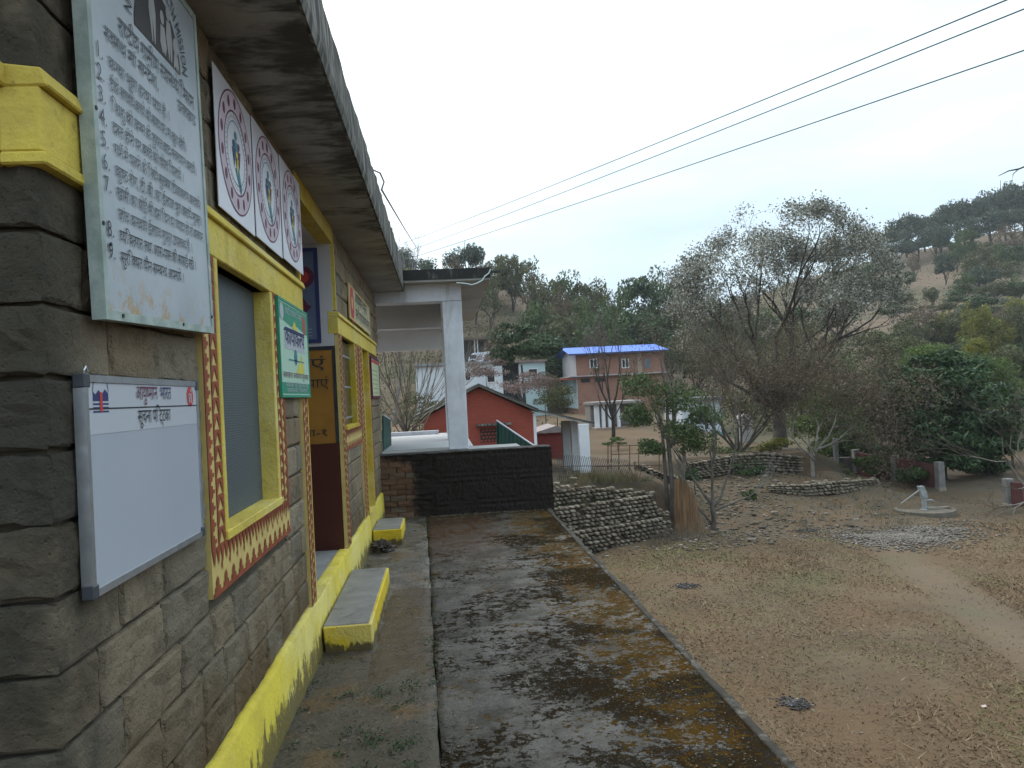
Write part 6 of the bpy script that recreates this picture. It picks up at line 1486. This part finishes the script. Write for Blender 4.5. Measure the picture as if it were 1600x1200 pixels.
# white building behind the bare trees
Yq = 60.0
wq = thing('white_hall', 'white walled hall half hidden behind leafless branches', 'building', (X(1095, Yq), Yq, -2)); z1_, z2_ = Zv(1095, 686, Yq), Zv(1095, 626, Yq)
R_(MB().box(X(1064, Yq), X(1126, Yq), Yq, Yq+5, z1_-1, z2_), 'wall', simple('cold_white_wall', (.66,.69,.72), (.56,.6,.64), .5, .8, .1), wq)
R_(MB().box(X(1058, Yq), X(1130, Yq), Yq-.5, Yq+5.4, z2_+.003, z2_+.25), 'roof', simple('dark_tin_roof', (.12,.11,.11), (.08,.075,.075), 1, .9, .1), wq)
for u in (1076, 1098): opening(wq, X(u, Yq), X(u+5, Yq), Yq, z1_+.8, z2_-.5, False)
R_(MB().box(X(1064, Yq)-.01, X(1126, Yq)+.01, Yq-.03, Yq-.002, z1_-.5, z1_+.5), 'skirting_band', simple('teal_band', (.14,.36,.36), (.12,.3,.3), 1, .7, 0), wq)
# little white shrine
Yx = 46
si = thing('white_shrine', 'small white arched shrine among brown twigs left of the tall trunk', 'shrine', tuple(at(1166, 668, Yx))); a, b = at(1158, 660, Yx)[0], at(1175, 660, Yx)[0]; z0_, z1_ = at(1166, 672, Yx)[2], at(1166, 655, Yx)[2]
mb = MB(); r2 = (b-a)/2; mb.prism([(a, Yx, z0_-2), (b, Yx, z0_-2), (b, Yx, z1_)]+[((a+b)/2+r2*math.cos(k*math.pi/8), Yx, z1_+r2*math.sin(k*math.pi/8)) for k in range(1, 8)]+[(a, Yx, z1_)], (0, .8, 0)); R_(mb, 'body', simple('dull_white', (.50,.48,.46), (.40,.38,.37), 2, .9, .1), si)
R_(MB().box(a+.2, b-.2, Yx-.02, Yx-.003, z0_, z1_), 'niche', simple('shrine_niche', (.20,.16,.15), (.16,.13,.12), 2, .9, 0), si)

# ================================================================== BOUNDARY WALL, PUMP
BR2 = mat_brickwork('boundary_brick', (.135,.040,.036), (.10,.030,.030), (.085,.05,.047), .23, .08, 'YZ', .9)
def wallrun(label, pts, hh, seed, pill):
    root = thing('boundary_wall', label, 'wall', tuple(pts[0])); inv_ = Matrix.Translation(-Vector(root.location))
    for p, q_ in zip(pts[:-1], pts[1:]):
        p, q_ = np.array(p), np.array(q_); t = (q_-p)/np.linalg.norm(q_-p); nr = np.array([-t[1], t[0], 0]); up = np.array([0, 0, 1.]); a, b = p+t*.12, q_-t*.12
        mb = MB(); mb.hexa([a-up*.4+nr*.1, b-up*.4+nr*.1, b-up*.4-nr*.1, a-up*.4-nr*.1, a+up*(hh-.12)+nr*.1, b+up*(hh-.16)+nr*.1, b+up*(hh-.16)-nr*.1, a+up*(hh-.12)-nr*.1]); R_(mb, 'panel', BR2, root)
    for p in pill:
        p = np.array(p); R_(MB().box(p[0]-.17, p[0]+.17, p[1]-.17, p[1]+.17, p[2]-.4, p[2]+hh+.02), 'pillar', simple('pillar_cement', (.24,.225,.21), (.15,.14,.13), 2, .9, .2), root, bevel=.02)
        R_(MB().box(p[0]-.2, p[0]+.2, p[1]-.2, p[1]+.2, p[2]-.42, p[2]+.12), 'footing', RIV, root, bevel=.03)
W0, Wa, Wb = gp(1331, 40.5), gp(1391, 37.8), gp(1460, 35.0)
wallrun('weathered red brick boundary wall between cement pillars left of the pump', [W0, Wa, Wb], 1.35, 1, [W0, Wa, Wb])
W3 = gp(1566, 30.3); W4 = np.array([W3[0]+1.2, 27.4, Tz(W3[0]+1.2, 27.4)]); 
wallrun('red brick boundary wall running out of view to the right of the pump', [W3, W4], 1.15, 2, [W3])
o = MB().hexa([W0+np.array([-3.2, .9, -.4]), W0+np.array([-.2, .1, -.4]), W0+np.array([-.2, .4, -.4]), W0+np.array([-3.2, 1.2, -.4]), W0+np.array([-3.2, .9, .9]), W0+np.array([-.2, .1, .95]), W0+np.array([-.2, .4, .95]), W0+np.array([-3.2, 1.2, .9])]).build('old_wall', mat_concrete('old_dark_render', (.14,.12,.105), (.03,.03,.026), 1.5, .6, .9, True)); tag(o, 'dark old plastered wall behind the low brown leaved tree', 'wall')
gpst = gp(1300, 39.5); o = MB().box(gpst[0]-.12, gpst[0]+.12, 39.4, 39.6, gpst[2]-.3, gpst[2]+1.6).build('stone_post', simple('old_post_cement', (.26,.25,.24), (.18,.17,.16), 2, .9, .2), bevel=.02); tag(o, 'old cement post at the end of the dark plastered wall', 'post')
pb = onz(1445, 803, GZ); pb[2] = Tz(pb[0], pb[1])
pu = thing('hand_pump', 'grey iron hand pump with a long lever on a round concrete platform', 'hand pump', tuple(pb)); PM = simple('pump_galvanised', (.33,.34,.33), (.24,.25,.24), 6, .5, .1)
px, py, pz = pb; 
inv = Matrix.Translation(-Vector(pu.location))
R_(MB().lathe([(1.15, pz-.3), (1.15, pz+.10), (1.02, pz+.12), (1.0, pz+.06), (.0, pz+.06)], 28, (px, py)), 'platform', mat_concrete('platform_cement', (.17,.145,.11), (.10,.085,.06), 3, .4), pu)
R_(MB().lathe([(.16, pz+.06), (.16, pz+.09), (.095, pz+.10), (.095, pz+.56), (.15, pz+.57), (.15, pz+.60), (.0, pz+.60)], 16, (px, py)), 'pedestal', PM, pu)
mb = MB(); mb.prism([(px-.12, py-.09, pz+.60), (px+.13, py-.09, pz+.60), (px+.10, py-.09, pz+.80), (px-.02, py-.09, pz+1.06), (px-.24, py-.09, pz+1.06), (px-.20, py-.09, pz+.90)], (0, .18, 0)); R_(mb, 'head', PM, pu, bevel=.012)
R_(MB().tube([(px+.08, py, pz+.44), (px+.34, py, pz+.44), (px+.40, py, pz+.38)], .04, 10), 'spout', PM, pu)
R_(MB().tube([(px-.12, py, pz+.93), (px-1.05, py-.05, pz+.40)], [.028, .02], 8), 'handle', PM, pu)
R_(MB().box(px+.05, px+1.0, py-.12, py+.0, pz+.12, pz+.15), 'drain_lip', simple('drain_cement', (.30,.27,.24), (.2,.18,.16), 2, .9, .1), pu)

# ================================================================== POWER CABLES
CB = simple('cable_black', (.035,.035,.04), (.03,.03,.03), 1, .6, 0)
def cable(label, A, B_, sag, r, grp='overhead power lines'):
    A, B_ = np.array(A), np.array(B_); pts = []
    for k in range(25):
        f = k/24; p = A+(B_-A)*f; p[2] -= sag*4*f*(1-f); pts.append(p)
    o = MB().tube(pts, r, 6).build('power_line', CB); tag(o, label, 'cable', grp)
cable('uppermost power line crossing the sky', at(628, 381, 60), at(1660, -36, 11), .10, .013)
cable('middle power line crossing the sky', at(636, 393, 60), at(1660, -10, 11.5), .10, .013)
cable('lowest power line crossing the sky', at(600, 416, 60), at(1660, 58, 12), .10, .013)
cable('short service wire running from the stone roof towards the hillside', (-.47, 7.25, 3.72), at(654, 390, 40), .05, .010, None)
p = np.array([-.47, 7.2, 3.70])
o = MB().tube([p, p+np.array([.03, 0, .08]), p+np.array([.0, -.05, .15]), p+np.array([-.06, -.05, .18]), p+np.array([-.1, 0, .15])], .008, 5).build('wire_loop', CB); tag(o, 'small loop of black wire at the stone roof edge', 'wire')

# ================================================================== GRASS, LITTER, WEEDS
rng = np.random.default_rng(5); n = 210000
y = 8.5+rng.random(n)**1.25*28; x = 1.75+rng.random(n)*(24-1.75)
d1 = np.hypot((x-gc[0])/2.3, (y-gc[1])/1.5); trk = np.abs(x-(7.6+.30*y))
pat = np.sin(x*.9+1)*np.cos(y*.7)+np.sin(x*2.1+y*1.3)*.6+rng.normal(0, .7, n)
keep = (d1 > 1.0) & ((trk > .8) | (rng.random(n) < .12)) & (pat > -.6) & ~((x < 9.2) & (y > 27.2)) & ((y < 27.5) | (rng.random(n) < .35))
x, y = x[keep], y[keep]; n = len(x); z = T(x, y)-.005
hgt = rng.uniform(.02, .055, n)*(1+.6*(np.sin(x*.5)*np.sin(y*.45) > .3)); wd = rng.uniform(.006, .012, n)*(1+y/22)
an = rng.uniform(0, 6.283, n); dx, dy = np.cos(an), np.sin(an); ln = rng.normal(0, 1.5, (n, 2))
P0 = np.stack([x-dx*wd, y-dy*wd, z], 1); P1 = np.stack([x+dx*wd, y+dy*wd, z], 1); wd = wd*.8; P2 = np.stack([x+ln[:, 0]*hgt, y+ln[:, 1]*hgt, z+hgt], 1)
def _grass():
    t = NT('dry_grass'); c = t.ramp(t.island(), [(0, (.135,.085,.043)), (.5, (.165,.110,.060)), (.9, (.20,.142,.082)), (1, (.25,.19,.115))])
    g = t.rng(t.noise(.35, 5, .6), .49, .60); c = t.mix(t.math('MULTIPLY', g, .6), c, (.130,.135,.048)); return t.done(c, .9)
tag(link('dry_grass', np_mesh('dry_grass', np.stack([P0, P1, P2], 1).reshape(-1, 3), np.arange(3*n).reshape(n, 3), _grass())), 'short dry brown grass covering the playground', 'grass', kind='stuff')
# tufts at the kerb and terrace lips
def tufts(name, pts, label, mat, hmin, hmax, k=14, sp=.12, seed=0):
    rng = np.random.default_rng(seed); V = []
    for p in pts:
        m = k; a = rng.uniform(0, 6.28, m); b = np.array(p)+np.stack([rng.normal(0, sp, m), rng.normal(0, sp, m), np.zeros(m)], 1); hh = rng.uniform(hmin, hmax, m)[:, None]
        w = np.stack([np.cos(a), np.sin(a), np.zeros(m)], 1)*(.004+.09*hh*.18); tip = b+np.concatenate([rng.normal(0, .4, (m, 2))*hh, hh], 1)
        V.append(np.stack([b-w, b+w, tip], 1))
    V = np.concatenate(V).reshape(-1, 3); o = link(name, np_mesh(name, V, np.arange(len(V)).reshape(-1, 3), mat)); tag(o, label, 'plants', kind='stuff')
rs = random.Random(15)
def rosettes(name, pts, label, mat, size, k, sp, zmax, seed):
    rng = np.random.default_rng(seed); P_ = np.repeat(np.array(pts), k, 0); n = len(P_); P_ = P_+np.stack([rng.normal(0, sp, n), rng.normal(0, sp, n), rng.random(n)**2*zmax], 1)
    V, Fa = leaf_quads(P_, np.tile([0, 0, 1.2], (n, 1)), size, .5, rng); tag(link(name, np_mesh(name, V, Fa, mat)), label, 'plants', kind='stuff')
W_GREEN = mat_leaf('weed_green', [(0, (.03,.06,.02)), (.6, (.05,.09,.035)), (1, (.09,.13,.06))], .6, .2)
pts = [(-.90+rs.uniform(.0, .06), y_, .005) for y_ in (3.9, 4.05, 4.35, 4.6, 4.75, 5.1, 7.9, 8.55, 8.8, 10.6, 10.8, 10.95)]
pts += [(joint_x(y_)+rs.uniform(-.02, .02), y_, .004) for y_ in (4.6, 4.9, 5.2, 5.35, 5.9, 6.6, 7.0, 7.2, 7.8, 8.5, 9.2, 9.4, 9.9, 10.1, 10.4, 10.7)]
pts += [(rs.uniform(-.7, -.2), rs.uniform(3.4, 4.6), .006) for _ in range(26)]+[(-.8+rs.uniform(0, .5), 11.0, 0) for _ in range(5)]
rosettes('weeds', pts, 'small green weeds along the plinth foot and the pavement joint', W_GREEN, .022, 26, .03, .03, 1)
pts = [(rs.gauss(1.15, .12), rs.uniform(3.2, 10.8), .004) for _ in range(46)]
rosettes('moss_sprigs', pts, 'low green moss sprigs along the kerb side of the pavement', mat_leaf('moss_green', [(0, (.04,.055,.018)), (.6, (.075,.09,.035)), (1, (.12,.13,.06))], .8, .2), .012, 34, .06, .012, 2)
pts = [tuple(f0+(f1-f0)*rs.random()+np.array([rs.uniform(-.3, .3), rs.uniform(-.6, .3), -.05])) for _ in range(70)]
tufts('tall_dry_grass', pts, 'tall straw coloured grass along the foot of the rod fence', _grass(), .2, .55, 16, .15, 3)
pts = [tuple(gp(rs.uniform(1000, 1420), rs.uniform(27, 37))) for _ in range(160)]
for _ in range(130):
    x_ = rs.uniform(3.5, 8.3); tr_i = rs.choice((0, 1, 2)); pts.append((x_, 27.3+.42*(x_-5.2)+tr_i*.50+rs.uniform(.25, .7), GZ-.05+(tr_i+1)*.86-.05 if tr_i < 2 else Tz(x_, 29.4+.42*(x_-5.2))))
tufts('slope_weeds', pts, 'green and straw weeds tufted over the rubble slope', mat_leaf('slope_weed', [(0, (.05,.06,.025)), (.5, (.09,.085,.04)), (1, (.16,.13,.075))], .8, .2), .08, .28, 18, .14, 4)
# leaf litter and grit on the pavement
rng = np.random.default_rng(44); n = 4200
x = rng.uniform(-.85, 1.5, n); y = 2.6+rng.random(n)**1.2*8.3; z = np.full(n, .009)
V, Fa = leaf_quads(np.stack([x, y, z], 1), np.tile([0, 0, 6.], (n, 1)), .011, .6, rng)
tag(link('leaf_litter', np_mesh('leaf_litter', V, Fa, mat_island('litter', [(0, (.035,.025,.015)), (.5, (.09,.06,.03)), (.85, (.16,.13,.07)), (.95, (.30,.29,.26)), (1, (.55,.54,.52))], .85))), 'tiny leaves and grit strewn over the wet pavement', 'litter', kind='stuff')
it = [(rs.uniform(-.8, 1.5), rs.uniform(3, 10.8), .008, rs.uniform(.006, .018), rs.uniform(.006, .016), rs.uniform(.004, .01), rs.uniform(0, 3)) for _ in range(700)]
it += [(rs.gauss(.3, .5), 10.96+rs.uniform(-.08, .03), .01, rs.uniform(.01, .03), rs.uniform(.01, .03), rs.uniform(.006, .018), rs.uniform(0, 3)) for _ in range(220)]
tag(stone_field('grit', it, RIVI), 'small grit lying on the pavement and against the brick wall foot', 'grit', kind='stuff')

p = onz(1537, 1105, GZ); z = Tz(p[0], p[1])
tag(MB().poly([(p[0]-.05, p[1]-.03, z+.03), (p[0]+.03, p[1]-.04, z+.035), (p[0]+.05, p[1]+.02, z+.05), (p[0]-.02, p[1]+.05, z+.03)]).build('plastic_scrap', simple('pale_pink_plastic', (.5,.36,.33), (.42,.3,.28), 8, .5, 0)), 'small pale pink plastic scrap lying on the dry grass near the worn track', 'litter')

# ================================================================== HAZE
hz = MB().box(-330, 490, -150, 590, GZ-2.0, 78)
hm = bpy.data.materials.new('haze_air'); hm.use_nodes = True; ht = hm.node_tree; ht.nodes.clear()
ho = ht.nodes.new('ShaderNodeOutputMaterial'); hv = ht.nodes.new('ShaderNodeVolumePrincipled')
hv.inputs['Color'].default_value = (.86, .90, .95, 1); hv.inputs['Density'].default_value = .00030; hv.inputs['Anisotropy'].default_value = .2
ht.links.new(hv.outputs[0], ho.inputs['Volume'])
tag(hz.build('haze', hm), kind='stuff')
SC.cycles.volume_bounces = 1
